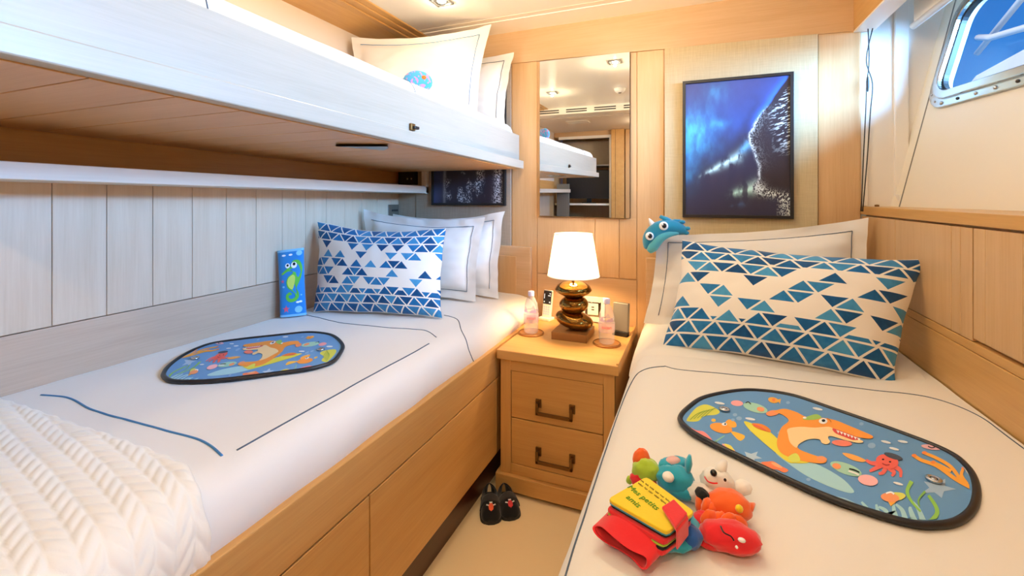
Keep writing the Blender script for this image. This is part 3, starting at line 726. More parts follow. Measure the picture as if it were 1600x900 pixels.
# fractal noise for the printed seascapes
def fbm(x, y, o=5, s=0.0):
    r = np.zeros_like(x); a = 1.0; tot = 0
    rg = np.random.RandomState(int(s * 10) + 3); T = rg.rand(64, 64)
    for k in range(o):
        xi = np.floor(x).astype(int); yi = np.floor(y).astype(int); fx = x - xi; fy = y - yi
        fx = fx * fx * (3 - 2 * fx); fy = fy * fy * (3 - 2 * fy)
        q = lambda i, j: T[(xi + i) % 64, (yi + j) % 64]
        r += a * ((q(0, 0) * (1 - fx) + q(1, 0) * fx) * (1 - fy) + (q(0, 1) * (1 - fx) + q(1, 1) * fx) * fy)
        tot += a; a *= 0.5; x = x * 2 + 13.7; y = y * 2 + 5.1
    return r / tot
def seascape(U, V):
    """deep blue water with a foaming wave front; U,V in 0..1"""
    L = lambda h: np.array(lin(h))
    xc = np.interp(V, [0.0, 0.13, 0.20, 0.27, 0.36, 0.45, 0.53, 0.60, 0.68, 0.74, 0.82, 0.90, 1.0], [0.80, 0.70, 0.69, 0.72, 0.72, 0.68, 0.635, 0.63, 0.68, 0.73, 0.83, 0.90, 0.985])
    xc = xc + 0.03 * (fbm(V * 9, U * 2, 3, 1) - 0.5)
    d = U - xc; n = fbm(U * 6, V * 6, 5, 2); n2 = fbm(U * 22, V * 14, 4, 3); n3 = fbm(U * 130 + V * 30, V * 120 - U * 24, 3, 4); n4 = fbm(U * 26 + V * 8, V * 120 - U * 34, 4, 9)
    col = np.zeros(U.shape + (3,)) + L('1d2440')
    up = np.clip((V - (0.23 + 0.52 * U)) * 5 + 0.7 * (n - 0.5), 0, 1) * (d < 0)
    deep = L('1f3f7c') * (0.55 + 0.7 * n[..., None]); col = col * (1 - up[..., None]) + deep * up[..., None]
    pur = np.clip((V - 0.72) * 3, 0, 1) * up; col = col * (1 - 0.45 * pur[..., None]) + L('3a3f78') * 0.45 * pur[..., None]
    teal = np.exp(-((U - 0.05) / 0.22) ** 2 - ((V - 0.62) / 0.16) ** 2) + 0.6 * np.exp(-((U - 0.33) / 0.09) ** 2 - ((V - 0.68) / 0.03) ** 2) + 0.5 * np.exp(-((U - 0.0) / 0.1) ** 2 - ((V - 0.38) / 0.15) ** 2) + 0.3 * np.exp(-((U - 0.3) / 0.12) ** 2 - ((V - 0.92) / 0.08) ** 2)
    teal = np.clip(teal * (0.35 + 1.3 * np.clip(n2 - 0.35, 0, 1)) * 1.15, 0, 1); col = col * (1 - teal[..., None]) + L('3f9fd2') * teal[..., None]
    blue = np.exp(-(d / 0.05) ** 2) * np.clip((V - 0.6) * 8, 0, 1) * (d < 0.02) * 0.9; col = col * (1 - blue[..., None]) + L('2b62c8') * blue[..., None]
    def streak(a, b, w):
        ax, ay = a; bx, by = b; t = np.clip(((U - ax) * (bx - ax) + (V - ay) * (by - ay)) / ((bx - ax) ** 2 + (by - ay) ** 2), 0, 1)
        dd = np.hypot(U - ax - t * (bx - ax), V - ay - t * (by - ay)); return np.exp(-(dd / (w * (0.35 + 0.75 * t))) ** 1.3) * np.clip(t * 2.5, 0, 1) * (1 - 0.9 * np.clip((t - 0.93) * 14, 0, 1)) * np.clip(4.2 * (n2 - 0.34), 0.06, 1)
    for a, b, w, c in (((0.12, 0.28), (0.57, 0.45), 0.024, 'b9e2ea'), ((0.5, 0.43), (0.63, 0.53), 0.028, '5f9cc8'), ((0.38, 0.14), (0.72, 0.21), 0.030, 'a8d4cc'), ((0.42, 0.06), (0.6, 0.09), 0.02, '2c466e')):
        s = np.clip(streak(a, b, w) * 1.2, 0, 1); col = col * (1 - s[..., None]) + L(c) * s[..., None]
    right = np.clip(d * 60, 0, 1) * np.clip((V - 0.10) * 8, 0, 1); rock = L('1b1a26') * (0.8 + 0.5 * n[..., None]); col = col * (1 - right[..., None]) + rock * right[..., None]
    foam = np.exp(-(np.abs(d) / 0.010) ** 1.4) * np.clip((0.80 - V) * 9, 0, 1) * np.clip((V - 0.17) * 20, 0, 1) * np.clip(n3 * 2.6 - 0.6, 0.12, 1)
    spray = (d > 0) * np.exp(-d / 0.04) * (n3 > 0.56) * np.clip((0.82 - V) * 6, 0, 1) * np.clip((V - 0.30) * 5, 0, 1) * 0.75
    rill = (d > 0.07) * np.clip((U - 0.76 - 0.3 * (n - 0.5)) * 7, 0, 1) * np.clip((V - 0.42) * 8, 0, 1) * np.clip((0.93 - V) * 12, 0, 1) * np.clip((n4 - 0.555) * 16, 0, 1)
    low = np.exp(-((U - 0.71) / 0.055) ** 2 - ((V - 0.20) / 0.04) ** 2) * (n3 > 0.45) + (U > 0.70) * (n3 > 0.56) * np.exp(-((V - 0.175 + 0.16 * (U - 0.72)) / 0.028) ** 2)
    corner = (V < 0.15) * (U > 0.88) * (n3 > 0.56) * 0.8 * np.clip((U - 0.86) * 12, 0, 1)
    f = np.clip(foam + spray + rill * 0.9 + low + corner, 0, 1)[..., None]
    col = col * 1.3 + np.array([0.006, 0.003, 0.004]); return np.clip(col * (1 - f) + L('d5e4ea') * f, 0, 1)
def picture(name, label, x0, x1, z0, z1, yf, fn, nx, ny, bd):
    t = thing(name, label, 'picture', ((x0 + x1) / 2, YB - 0.016, z0))
    f = MB()
    f.prism([(x0, yf, z0), (x1, yf, z0), (x1 - bd, yf, z0 + bd), (x0 + bd, yf, z0 + bd)], (0, 0.03, 0)); f.prism([(x0, yf, z1), (x0 + bd, yf, z1 - bd), (x1 - bd, yf, z1 - bd), (x1, yf, z1)], (0, 0.03, 0))
    f.prism([(x0, yf, z0), (x0 + bd, yf, z0 + bd), (x0 + bd, yf, z1 - bd), (x0, yf, z1)], (0, 0.03, 0)); f.prism([(x1, yf, z0), (x1, yf, z1), (x1 - bd, yf, z1 - bd), (x1 - bd, yf, z0 + bd)], (0, 0.03, 0))
    f.build('frame', M['black'], t, 0.001)
    q = MB(); q.grid(lambda u, v: Vector((x0 + bd + u * (x1 - x0 - 2 * bd), yf + 0.008, z0 + bd + v * (z1 - z0 - 2 * bd))), nx, ny)
    o = q.build('photo_print', M['print'], t)
    co = np.empty(len(o.data.vertices) * 3); o.data.vertices.foreach_get('co', co); co = co.reshape(-1, 3) + np.array(ORG[t.name])
    U = (co[:, 0] - x0 - bd) / (x1 - x0 - 2 * bd); V = (co[:, 2] - z0 - bd) / (z1 - z0 - 2 * bd)
    a = o.data.color_attributes.new('Col', 'FLOAT_COLOR', 'POINT'); rgb = fn(U, V); a.data.foreach_set('color', np.hstack([rgb, np.ones((len(rgb), 1))]).ravel())
picture('framed_photo', 'upright black-framed photo of a breaking wave on the grasscloth panel', -0.052, 0.403, 1.154, 1.7995, YB - 0.04, seascape, 300, 410, 0.014)
def spray(U, V):
    L = lambda h: np.array(lin(h))
    n = fbm(U * 7, V * 7, 5, 6); n3 = fbm(U * 120 + V * 30, V * 130, 3, 7); n2 = fbm(U * 7 + 3, V * 7, 4, 8)
    col = np.zeros(U.shape + (3,)) + L('22202f') * (0.7 + 0.7 * n[..., None])
    b = np.clip(0.16 - U + 0.15 * (n - 0.5), 0, 0.16) / 0.16; col = col * (1 - 0.7 * b[..., None]) + L('3d4a78') * 0.7 * b[..., None]
    arc = np.exp(-((U - 0.16 - 0.9 * np.clip(V - 0.2, 0, 1) ** 2) / 0.02) ** 2) * 0.18
    f = (n3 > 0.575) * np.clip((n2 - 0.42) * 8, 0, 1) * np.clip((U - 0.14) * 12, 0, 1) * np.clip((0.76 - U) * 10, 0, 1) * 0.8 + (n3 > 0.53) * np.exp(-((U - 0.93 + 0.035 * (n2 - 0.5)) / 0.05) ** 2) + arc
    f = np.clip(f, 0, 1)[..., None]; return np.clip(col * (1 - f) + L('d3dbe4') * f, 0, 1)
picture('framed_photo', 'black-framed photo of sea spray, half hidden behind the bunk', -1.446, -0.972, 1.203, 1.86, YB - 0.032, spray, 260, 330, 0.013)

# small fittings
sw = thing('wall_socket', 'pale socket plate on the left wall behind the rear white pillow', 'socket', (XL, 2.26, 1.17))
MB().box(XL, XL + 0.006, 2.21, 2.312, 1.11, 1.205).build('plate', M['steel'], sw, 0.002)
MB().box(XL + 0.005, XL + 0.009, 2.245, 2.30, 1.163, 1.175).build('slot', M['dark'], sw, 0.001)
bx = thing('control_box', 'small black control box in the recess under the bunk', 'control box', (-1.61, 2.29, 1.34))
MB().box(-1.668, -1.555, 2.27, YB - 0.006, 1.325, 1.405).build('housing', M['black'], bx, 0.003)
for x in (-1.60, -1.572): MB().lathe([(0, 0), (0.006, 0), (0.006, 0.004), (0, 0.005)], (x, 2.27, 1.36), 12, rot('X', 90)).build('button', M['steel'], bx, smooth=True)
so2 = thing('wall_outlet', 'cream double socket plate behind the bottle right of the lamp', 'socket', (-0.48, YB - 0.005, 0.62))
ol = MB().box(-0.545, -0.425, YB - 0.014, YB - 0.002, 0.605, 0.735).build('plate', M['plastic_white'], so2, 0.003)
MB().box(-0.527, -0.443, YB - 0.017, YB - 0.012, 0.635, 0.71).build('insert', M['steel'], so2, 0.002)
MB().box(-0.513, -0.457, YB - 0.019, YB - 0.015, 0.642, 0.703).build('rocker', M['plastic_white'], so2, 0.002)
for z in (0.667, 0.68): MB().box(-0.492, -0.478, YB - 0.0195, YB - 0.0185, z, z + 0.006).build('mark', M['dark'], so2)

# ------------------------------------------------------------------ NIGHTSTAND
ns = thing('nightstand', 'oak nightstand with two drawers and bronze handles between the beds', 'nightstand', (-0.52, 2.03, 0))
NX0, NX1, NF, NBK = -0.765, -0.285, 1.757, 2.295
MB().box(-0.776, -0.268, 1.738, NBK, 0.566, 0.605).build('top', M['stand'], ns, 0.003)
MB().box(-0.278, -0.268, 1.745, NBK, 0.600, 0.612).build('gallery', M['stand'], ns, 0.002)
MB().box(NX0, NX0 + 0.018, NF, NBK, 0.03, 0.565).build('side_panel', M['stand_z'], ns, 0.002)
MB().box(NX1 - 0.018, NX1, NF, NBK, 0.03, 0.565).build('side_panel', M['stand_z'], ns, 0.002)
MB().box(NX0 + 0.018, NX1 - 0.018, NBK - 0.02, NBK, 0.03, 0.565).build('back_panel', M['stand_z'], ns)
MB().box(NX0, -0.7185, NF - 0.002, NF + 0.018, 0.085, 0.564).build('stile', M['stand_z'], ns, 0.0015)
MB().box(-0.328, NX1, NF - 0.002, NF + 0.018, 0.085, 0.564).build('stile', M['stand_z'], ns, 0.0015)
MB().box(-0.7185, -0.328, NF - 0.002, NF + 0.018, 0.519, 0.564).build('rail', M['stand'], ns, 0.0015)
MB().box(-0.7185, -0.328, NF - 0.002, NF + 0.018, 0.085, 0.127).build('rail', M['stand'], ns, 0.0015)
MB().box(NX0 + 0.02, NX1 - 0.02, NF + 0.02, NBK - 0.02, 0.09, 0.56).build('carcass', M['dark'], ns)
pl = MB(); pl.prism([(-0.782, 1.738, 0), (-0.735, 1.738, 0), (-0.727, 1.738, 0.018), (-0.323, 1.738, 0.018), (-0.315, 1.738, 0), (-0.270, 1.738, 0), (-0.270, 1.738, 0.083), (-0.782, 1.738, 0.083)], (0, 0.022, 0))
pl.box(-0.782, -0.76, 1.76, NBK, 0, 0.083); pl.box(-0.292, -0.27, 1.76, NBK, 0, 0.083); pl.build('plinth', M['stand'], ns, 0.003)
for z0, z1, hz in ((0.3225, 0.517, 0.388), (0.129, 0.3185, 0.190)):
    d = MB().box(-0.7165, -0.330, NF + 0.001, NF + 0.02, z0, z1).build('drawer', M['stand'], ns, 0.002)
    hd = MB()
    for x in (-0.595, -0.453):
        hd.box(x - 0.012, x + 0.012, NF - 0.006, NF + 0.002, hz - 0.004, hz + 0.030); hd.box(x - 0.006, x + 0.006, NF - 0.024, NF - 0.004, hz + 0.006, hz + 0.020)
        hd.box(x - 0.006, x + 0.006, NF - 0.026, NF - 0.016, hz - 0.026, hz + 0.022)
    hd.box(-0.601, -0.447, NF - 0.026, NF - 0.016, hz - 0.027, hz - 0.014)
    hd.build('handle', M['bronze'], d, 0.0015)

# ------------------------------------------------------------------ LAMP
LX, LY = -0.522, 2.045
lp = thing('table_lamp', 'table lamp of stacked gold pebbles with a lit white shade', 'lamp', (LX, LY, 0.605))
MB().box(-0.602, -0.440, 1.955, 2.125, 0.605, 0.640).build('base', M['walnut'], lp, 0.002)
MB().ell((LX + 0.004, LY, 0.681), (0.090, 0.074, 0.041), rot('Y', 10), 28).build('pebble', M['gold'], lp, smooth=True)
MB().ell((LX + 0.002, LY, 0.752), (0.068, 0.062, 0.043), rot('Y', -4), 28).build('pebble', M['gold'], lp, smooth=True)
MB().lathe([(0, -0.040), (0.040, -0.038), (0.074, -0.022), (0.086, -0.006), (0.074, 0.014), (0.048, 0.030), (0.02, 0.037), (0, 0.038)], (LX, LY, 0.826), 32).build('pebble', M['gold'], lp, smooth=True)
MB().lathe([(0.008, 0.0), (0.008, 0.10), (0.016, 0.10), (0.016, 0.14), (0, 0.14)], (LX, LY, 0.855), 16).build('stem', M['bronze'], lp, smooth=True)
M['shade'] = bpy.data.materials.new('lit_shade_fabric'); M['shade'].use_nodes = True; g = Nodes(M['shade']); g.n.clear()
o_ = g.new('ShaderNodeOutputMaterial'); tl_ = g.new('ShaderNodeBsdfTranslucent'); df_ = g.new('ShaderNodeBsdfDiffuse'); mx_ = g.new('ShaderNodeMixShader')
tl_.inputs[0].default_value = (*lin('bfb9ae'), 1); df_.inputs[0].default_value = (*lin('f6ead6'), 1); mx_.inputs[0].default_value = 0.45
g.l.new(tl_.outputs[0], mx_.inputs[1]); g.l.new(df_.outputs[0], mx_.inputs[2]); g.l.new(mx_.outputs[0], o_.inputs[0])
s = MB(); s.lathe([(0.1205, 0.0), (0.0875, 0.196)], (LX, LY, 0.884), 48); so_ = s.build('shade', M['shade'], lp, smooth=True)
for r, z in ((0.1208, 0.885), (0.0878, 1.079)):
    MB().tube([(LX + r * math.cos(a), LY + r * math.sin(a), z) for a in [2 * math.pi * i / 40 for i in range(40)]], 0.0018, 6, True).build('shade_trim', M['plastic_white'], so_, smooth=True)
MB().ell((LX, LY, 0.995), (0.024, 0.024, 0.032), n=16).build('bulb', mat('lamp_bulb', (1, 1, 1), 0.5, emit=(1, 0.78, 0.48), estr=14), lp, smooth=True)
l = bpy.data.lights.new('lamp_glow', 'POINT'); l.energy = 27; l.color = (1.0, 0.63, 0.29); l.shadow_soft_size = 0.045
o = bpy.data.objects.new('lamp_glow', l); C.objects.link(o); o.location = (LX, LY, 0.985)

# ------------------------------------------------------------------ BOTTLES, COASTERS, PHONE, SPEAKER
M['bottle'] = clear('clear_bottle', (0.95, 0.96, 0.99), 0.34, 0.22, (0.95, 0.95, 1.0))
M['label'] = clear('pink_tinted_label', (0.98, 0.90, 0.95), 0.1, 0.30, lin('f6e6ee'))
M['hills'] = clear('violet_hill_print', (0.85, 0.80, 0.95), 0.1, 0.36, lin('b9a8dc'))
M['red'] = mat('red_ink', lin('d94a5a'), 0.6)
M['cork'] = wood('turned_wood_coaster', lin('c78a44'), lin('a5672c'), 'x')
def bottle(x, y, z, label, back):
    t = thing('water_bottle', label, 'bottle', (x, y, z), 'water bottles')
    prof = [(0, 0.004), (0.026, 0.0), (0.033, 0.006), (0.034, 0.03), (0.0325, 0.04), (0.034, 0.05), (0.0345, 0.09), (0.0315, 0.10), (0.0325, 0.112), (0.030, 0.135), (0.022, 0.158), (0.0135, 0.170), (0.0125, 0.178)]
    MB().lathe(prof, (x, y, z), 32).build('body', M['bottle'], t, smooth=True)
    MB().lathe([(0.0145, 0.174), (0.0148, 0.176), (0.0148, 0.193), (0.0135, 0.196), (0, 0.196)], (x, y, z), 24).build('cap', M['cap'], t, smooth=True)
    lb_ = MB(); lb_.lathe([(0.0349, 0.052), (0.0353, 0.092)], (x, y, z), 32); lab = lb_.build('label', M['label'], t, smooth=True)
    h = MB(); h.grid(lambda u, v: Vector((x + 0.0328 * math.cos(u * 6.2832), y + 0.0328 * math.sin(u * 6.2832), z + 0.100 + v * (0.010 + 0.007 * math.sin(u * 31) + 0.004 * math.sin(u * 57)))), 64, 3, cu=True); h.build('hill_print', M['hills'], lab, smooth=True)
    # lettering wrapped on the label
    cu = bpy.data.curves.new('w', 'FONT'); cu.body = 'evian'; cu.size = 0.022; cu.extrude = 0.0002; cu.align_x = 'CENTER'; cu.align_y = 'CENTER'; cu.resolution_u = 3
    tt = bpy.data.objects.new('w', cu); me = bpy.data.meshes.new_from_object(tt); bpy.data.objects.remove(tt); bpy.data.curves.remove(cu)
    base = math.atan2(-y, -x); vs = []
    for v in me.vertices:
        a = base + v.co.x / 0.0356; r = 0.0357 + v.co.z; vs.append((x + r * math.cos(a), y + r * math.sin(a), z + 0.076 + v.co.y))
    w = MB(); w.add(vs, [tuple(q.vertices) for q in me.polygons]); w.build('lettering', M['red'], lab); bpy.data.meshes.remove(me)
    return t
def coaster(x, y, label):
    t = thing('coaster', label, 'coaster', (x, y, 0.605), 'round wooden coasters')
    MB().lathe([(0, 0.0), (0.058, 0.0), (0.061, 0.003), (0.060, 0.007), (0.055, 0.006), (0.052, 0.004), (0, 0.004)], (x, y, 0.605), 40).build('disc', M['cork'], t, smooth=True)
    MB().tube([(x + 0.057 * math.cos(a), y + 0.057 * math.sin(a), 0.611) for a in [2 * math.pi * i / 40 for i in range(40)]], 0.0025, 6, True).build('rim', M['bronze'], t, smooth=True)
coaster(-0.716, 2.005, 'round wooden coaster under the bottle left of the lamp'); coaster(-0.357, 1.985, 'round wooden coaster under the bottle right of the lamp')
bottle(-0.716, 2.005, 0.6095, 'clear water bottle with lilac cap left of the lamp, in front of the phone', None)
bottle(-0.357, 1.985, 0.6095, 'clear water bottle with lilac cap right of the lamp, in front of the grey speaker', None)
ph = thing('cordless_phone', 'cordless phone with dark screen standing in its white cradle', 'telephone', (-0.722, 2.262, 0.605))
T = Matrix.Translation((-0.722, 2.262, 0.605)) @ Matrix.Rotation(math.radians(-16), 4, 'Z')
MB().box(-0.034, 0.034, -0.03, 0.025, 0, 0.014, M=T).build('cradle', M['plastic_white'], ph, 0.003)
T2 = T @ Matrix.Translation((0, 0.0, 0.008)) @ Matrix.Rotation(math.radians(-9), 4, 'X')
hs = MB().box(-0.026, 0.026, -0.008, 0.010, 0, 0.145, M=T2).build('handset', M['plastic_white'], ph, 0.004)
MB().box(-0.0245, 0.0245, -0.0088, -0.0078, 0.072, 0.142, M=T2).build('screen', M['black'], hs, 0.001)
M['screen_glow'] = mat('screen_text', lin('c9d6e2'), 0.4, emit=lin('c9d6e2'), estr=0.6)
for a, b, c, d_ in ((-0.020, -0.014, 0.080, 0.087), (0.013, 0.020, 0.080, 0.087), (-0.020, -0.016, 0.100, 0.125), (0.004, 0.020, 0.115, 0.119), (0.012, 0.020, 0.125, 0.130)):
    MB().box(a, b, -0.0093, -0.0086, c, d_, M=T2).build('icon', M['screen_glow'], hs)
kp = MB()
for i in range(3):
    for j in range(4): kp.box(-0.018 + i * 0.0135, -0.009 + i * 0.0135, -0.0090, -0.0075, 0.018 + j * 0.012, 0.026 + j * 0.012, M=T2)
kp.build('keypad', M['cap'], hs)
sk = thing('grey_speaker', 'slim grey speaker panel with a black foot at the right of the nightstand', 'speaker', (-0.315, 2.125, 0.605))
T = Matrix.Translation((-0.318, 2.13, 0.605)) @ Matrix.Rotation(math.radians(-14), 4, 'Z')
MB().box(-0.036, 0.036, -0.016, 0.014, 0.0, 0.022, M=T).build('foot', M['black'], sk, 0.002)
MB().box(-0.037, 0.037, -0.012, 0.012, 0.021, 0.152, M=T @ Matrix.Rotation(math.radians(-4), 4, 'X')).build('panel', M['grey'], sk, 0.003)
# ------------------------------------------------------------------ SUNSHADES
CR, CL = Vector((0.2415, 1.185)), Vector((-1.323, 1.059))
XR, YRv = Vector((0.891, -0.454)), Vector((0.454, 0.891)); XLv, YLv = Vector((-0.798, -0.603)), Vector((-0.603, 0.798))
def art_raw(px, py):                          # survey point on the right-hand shade -> its own flat coordinates
    w = seen(1040 + px / 3.137, 600 + py / 3.137, z=0.706); d = Vector((w.x, w.y)) - CR; return (d.dot(XR), d.dot(YRv))
RIM = [(1060, 655), (1075, 637), (1100, 622), (1150, 612), (1190, 612), (1240, 620), (1300, 640), (1400, 675), (1480, 707), (1515, 733), (1530, 762), (1527, 795), (1505, 818), (1470, 826), (1420, 822), (1330, 795), (1250, 763), (1160, 720), (1100, 690), (1072, 672)]
RIM = [art_raw((x - 1040) * 3.137, (y - 600) * 3.137) for x, y in RIM]
RIM = [(q.x, q.y) for q in spline([(*q, 0) for q in RIM], 6)]
RIM = [(x - 0.004 * x / math.hypot(x, y), y - 0.004 * y / math.hypot(x, y)) for x, y in RIM]
RANG = sorted((math.atan2(y, x), math.hypot(x, y)) for x, y in RIM); RA_, RR_ = zip(*RANG)
def art(px, py):                              # kept inside the binding
    x, y = art_raw(px, py); r = math.hypot(x, y); m = 0.975 * float(np.interp(math.atan2(y, x), RA_, RR_, period=2 * math.pi)) - 0.003
    k = min(1, m / max(r, 1e-6)); return (x * k, y * k)
ART = []
def E_(col, lay, cx, cy, rx, ry, a=0, n=20):
    a = math.radians(a); ART.append((col, lay, [art(cx + rx * math.cos(t) * math.cos(a) - ry * math.sin(t) * math.sin(a), cy + rx * math.cos(t) * math.sin(a) + ry * math.sin(t) * math.cos(a)) for t in [2 * math.pi * i / n for i in range(n)]]))
def P_(col, lay, pts, k=4):
    q = [art(*t) for t in pts]
    ART.append((col, lay, [(s.x, s.y) for s in spline([(*t, 0) for t in q], k)] if k > 1 else q))
def B_(col, lay, pts, w0, w1=None):
    w1 = w0 if w1 is None else w1; c = spline([(*t, 0) for t in pts], 5, False); l = []; r = []
    for i, q in enumerate(c):
        d = (c[min(i + 1, len(c) - 1)] - c[max(i - 1, 0)]).normalized(); w = (w0 + (w1 - w0) * i / (len(c) - 1)) / 2
        l.append((q.x - d.y * w, q.y + d.x * w)); r.append((q.x + d.y * w, q.y - d.x * w))
    ART.append((col, lay, [art(*t) for t in l + r[::-1]]))
def S_(col, lay, cx, cy, r, n=5, sq=0.55, a0=0.3):
    P_(col, lay, [(cx + (r if i % 2 == 0 else r * 0.45) * math.cos(a0 + math.pi * i / n), cy + sq * (r if i % 2 == 0 else r * 0.45) * math.sin(a0 + math.pi * i / n)) for i in range(2 * n)], 1)
OR, BE_, YE, SK, TE, PK, RD, WH, GN = 'f5a04a', 'f8d9a2', 'e9df52', 'a9d8e4', 'a6d6c2', 'f3a9ad', 'e8675c', 'f4f6f6', '8fc860'
P_('d3d65c', 1, [(105, 180), (150, 125), (200, 108), (262, 138), (250, 158), (190, 165), (160, 190), (115, 192)])
for i in range(5): B_('8fae4e', 2, [(120 + i * 18, 185 - i * 4), (150 + i * 20, 158 - i * 6), (190 + i * 14, 140 - i * 3)], 4, 2)
P_('f08c8c', 1, [(104, 228), (125, 222), (150, 236), (186, 242), (216, 268), (214, 292), (186, 292), (150, 272), (118, 252)])
E_(OR, 2, 272, 226, 56, 24, 12); P_('f4c04e', 1, [(322, 240), (388, 262), (366, 288), (334, 262)]); P_('f4b04e', 1, [(290, 205), (310, 182), (342, 196), (346, 218), (320, 222)]); E_('f4c04e', 1, 235, 186, 11, 8)
E_(WH, 3, 288, 208, 13, 8); E_('20242c', 4, 292, 208, 5, 4)
E_(TE, 2, 440, 126, 62, 22, 16); E_(PK, 1, 350, 102, 30, 14, 5); E_('f3a070', 3, 466, 134, 19, 11, 12); B_('20242c', 4, [(392, 104), (405, 98), (418, 110)], 4)
E_('f0b24e', 2, 528, 88, 26, 14, 12); P_('f0b24e', 1, [(545, 85), (566, 80), (560, 105)], 1); E_('f08a50', 3, 530, 88, 8, 8)
P_('e9a9a6', 1, [(238, 322), (280, 302), (335, 330), (320, 346), (262, 346)]); P_('e4d860', 2, [(286, 304), (318, 312), (336, 338), (304, 330)]); B_('8cc0a8', 1, [(232, 300), (262, 280), (290, 262)], 10, 4)
S_('b4cde2', 1, 420, 366, 56)
P_('ecd2ae', 1, [(352, 384), (410, 386), (480, 402), (560, 452), (556, 470), (500, 446), (420, 414)]); P_('f0875e', 2, [(468, 398), (500, 392), (530, 392), (566, 414), (602, 434), (580, 446), (548, 432), (520, 428)]); E_('f0b080', 2, 545, 410, 30, 8, 25)
# surf board
P_(SK, 1, [(560, 330), (640, 366), (760, 412), (860, 470), (912, 520), (922, 544), (880, 542), (780, 505), (680, 455), (590, 392), (540, 350)])
P_(YE, 2, [(384, 194), (420, 202), (500, 238), (560, 290), (620, 345), (650, 368), (690, 380), (700, 398), (640, 400), (596, 392), (520, 332), (450, 272), (405, 228)])
P_('e88a3e', 3, [(424, 204), (470, 208), (506, 228), (514, 248), (470, 238), (436, 222)]); B_(RD, 4, [(432, 214), (460, 222), (492, 240)], 8, 4)
# shark
P_('f2986a', 3, [(494, 152), (520, 140), (556, 142), (548, 160), (516, 168), (498, 164)])
P_(OR, 3, [(530, 146), (580, 132), (640, 148), (690, 172), (760, 176), (830, 188), (900, 216), (980, 250), (1016, 268), (1004, 280), (950, 274), (890, 256), (830, 240), (770, 260), (690, 280), (650, 306), (652, 330), (700, 352), (760, 372), (790, 384), (772, 402), (700, 396), (620, 376), (566, 350), (546, 310), (552, 262), (570, 222), (604, 190), (570, 160)])
P_(BE_, 4, [(600, 232), (660, 222), (730, 226), (800, 222), (830, 236), (890, 262), (966, 292), (946, 302), (880, 288), (812, 268), (796, 276), (806, 296), (790, 308), (766, 302), (752, 284), (700, 284), (656, 306), (640, 326), (610, 300), (600, 262)])
P_('d8504e', 5, [(820, 230), (880, 250), (950, 280), (920, 288), (870, 270), (830, 252)])
for i in range(7): P_(WH, 6, [(836 + i * 17, 238 + i * 6.4), (852 + i * 17, 243 + i * 6.4), (846 + i * 17, 256 + i * 6)], 1)
E_(WH, 5, 772, 194, 21, 14); E_('1c2028', 6, 774, 192, 9, 7); B_('c87a30', 6, [(790, 180), (804, 188), (812, 200)], 4)
P_('9cc464', 5, [(672, 184), (704, 168), (742, 160), (764, 178), (720, 188)]); E_(WH, 6, 682, 178, 9, 5)
E_('f08a78', 3, 864, 302, 50, 15, 5); P_('f0a070', 5, [(740, 372), (770, 368), (792, 384), (770, 396), (748, 390)])
P_('d9e268', 3, [(600, 372), (640, 352), (660, 388), (625, 398)])
# right-hand fish, octopus, corals, weeds
E_(TE, 2, 884, 428, 82, 27, 20); E_('f3a070', 3, 838, 416, 22, 14, 15); E_('f6bcc0', 3, 992, 486, 50, 26, 12); B_('1c2028', 4, [(900, 430), (926, 436), (950, 448)], 6); B_(WH, 3, [(896, 440), (926, 450), (948, 460)], 8)
P_('f2b060', 2, [(866, 350), (915, 356), (980, 384), (960, 394), (905, 380)])
for a in ([(1050, 400), (1010, 400), (982, 384)], [(1056, 412), (1020, 430), (1000, 440)], [(1080, 420), (1066, 446), (1044, 452)], [(1096, 424), (1120, 446), (1108, 464)], [(1116, 414), (1150, 436), (1152, 470)]): B_('e8706a', 2, a, 26, 12)
E_('e86a60', 3, 1086, 394, 56, 36, 12); E_('4c5260', 4, 1116, 368, 48, 13, 18); E_('20242c', 5, 1066, 384, 6, 4); E_('20242c', 5, 1100, 396, 6, 4); B_('a83c40', 5, [(1062, 404), (1080, 412), (1098, 410)], 5)
for a, w in (([(1500, 522), (1420, 478), (1330, 414), (1256, 386), (1218, 364)], 20), ([(1450, 490), (1400, 420), (1330, 376), (1268, 350)], 18), ([(1400, 440), (1350, 414), (1312, 396)], 16), ([(1478, 505), (1450, 460), (1462, 424)], 18)): B_('f2ae4c', 2, a, w, w * 0.8)
for a, b in ((1218, 364), (1268, 350), (1312, 397), (1462, 426)): E_('f4924e', 3, a, b, 12, 8)
S_('a2c0de', 1, 1334, 522, 92, a0=0.1)
B_(GN, 2, [(1206, 490), (1184, 540), (1206, 590), (1250, 640)], 22, 8); B_(GN, 2, [(1288, 560), (1322, 610), (1330, 650), (1300, 690)], 14, 26); B_('7fb860', 2, [(1272, 540), (1240, 580), (1244, 616)], 12, 6)
for i in range(7): B_('a6d4de', 1, [(1010 + i * 42, 690 - i * 1), (1000 + i * 40, 640 - i * 2), (960 + i * 42 + (i % 2) * 30, 590 + (i % 3) * 12)], 30, 10)
P_('9cc8e2', 1, [(832, 592), (880, 572), (934, 600), (900, 616), (850, 610)])
E_('f0a070', 3, 1100, 572, 46, 22, 8); P_('dade6c', 2, [(1110, 548), (1160, 548), (1176, 566), (1140, 584)]); P_('f4b450', 2, [(1090, 590), (1130, 592), (1104, 614)], 1); B_(WH, 4, [(1080, 552), (1104, 546), (1120, 556)], 8)
for x, y, a in ((745, 132, 12), (1080, 296, 14), (1162, 294, 10), (1140, 502, 16), (265, 104, 10), (415, 182, 10), (1120, 330, 14)): E_('dfe9f0', 2, x, y, 26, 6, a, 10)
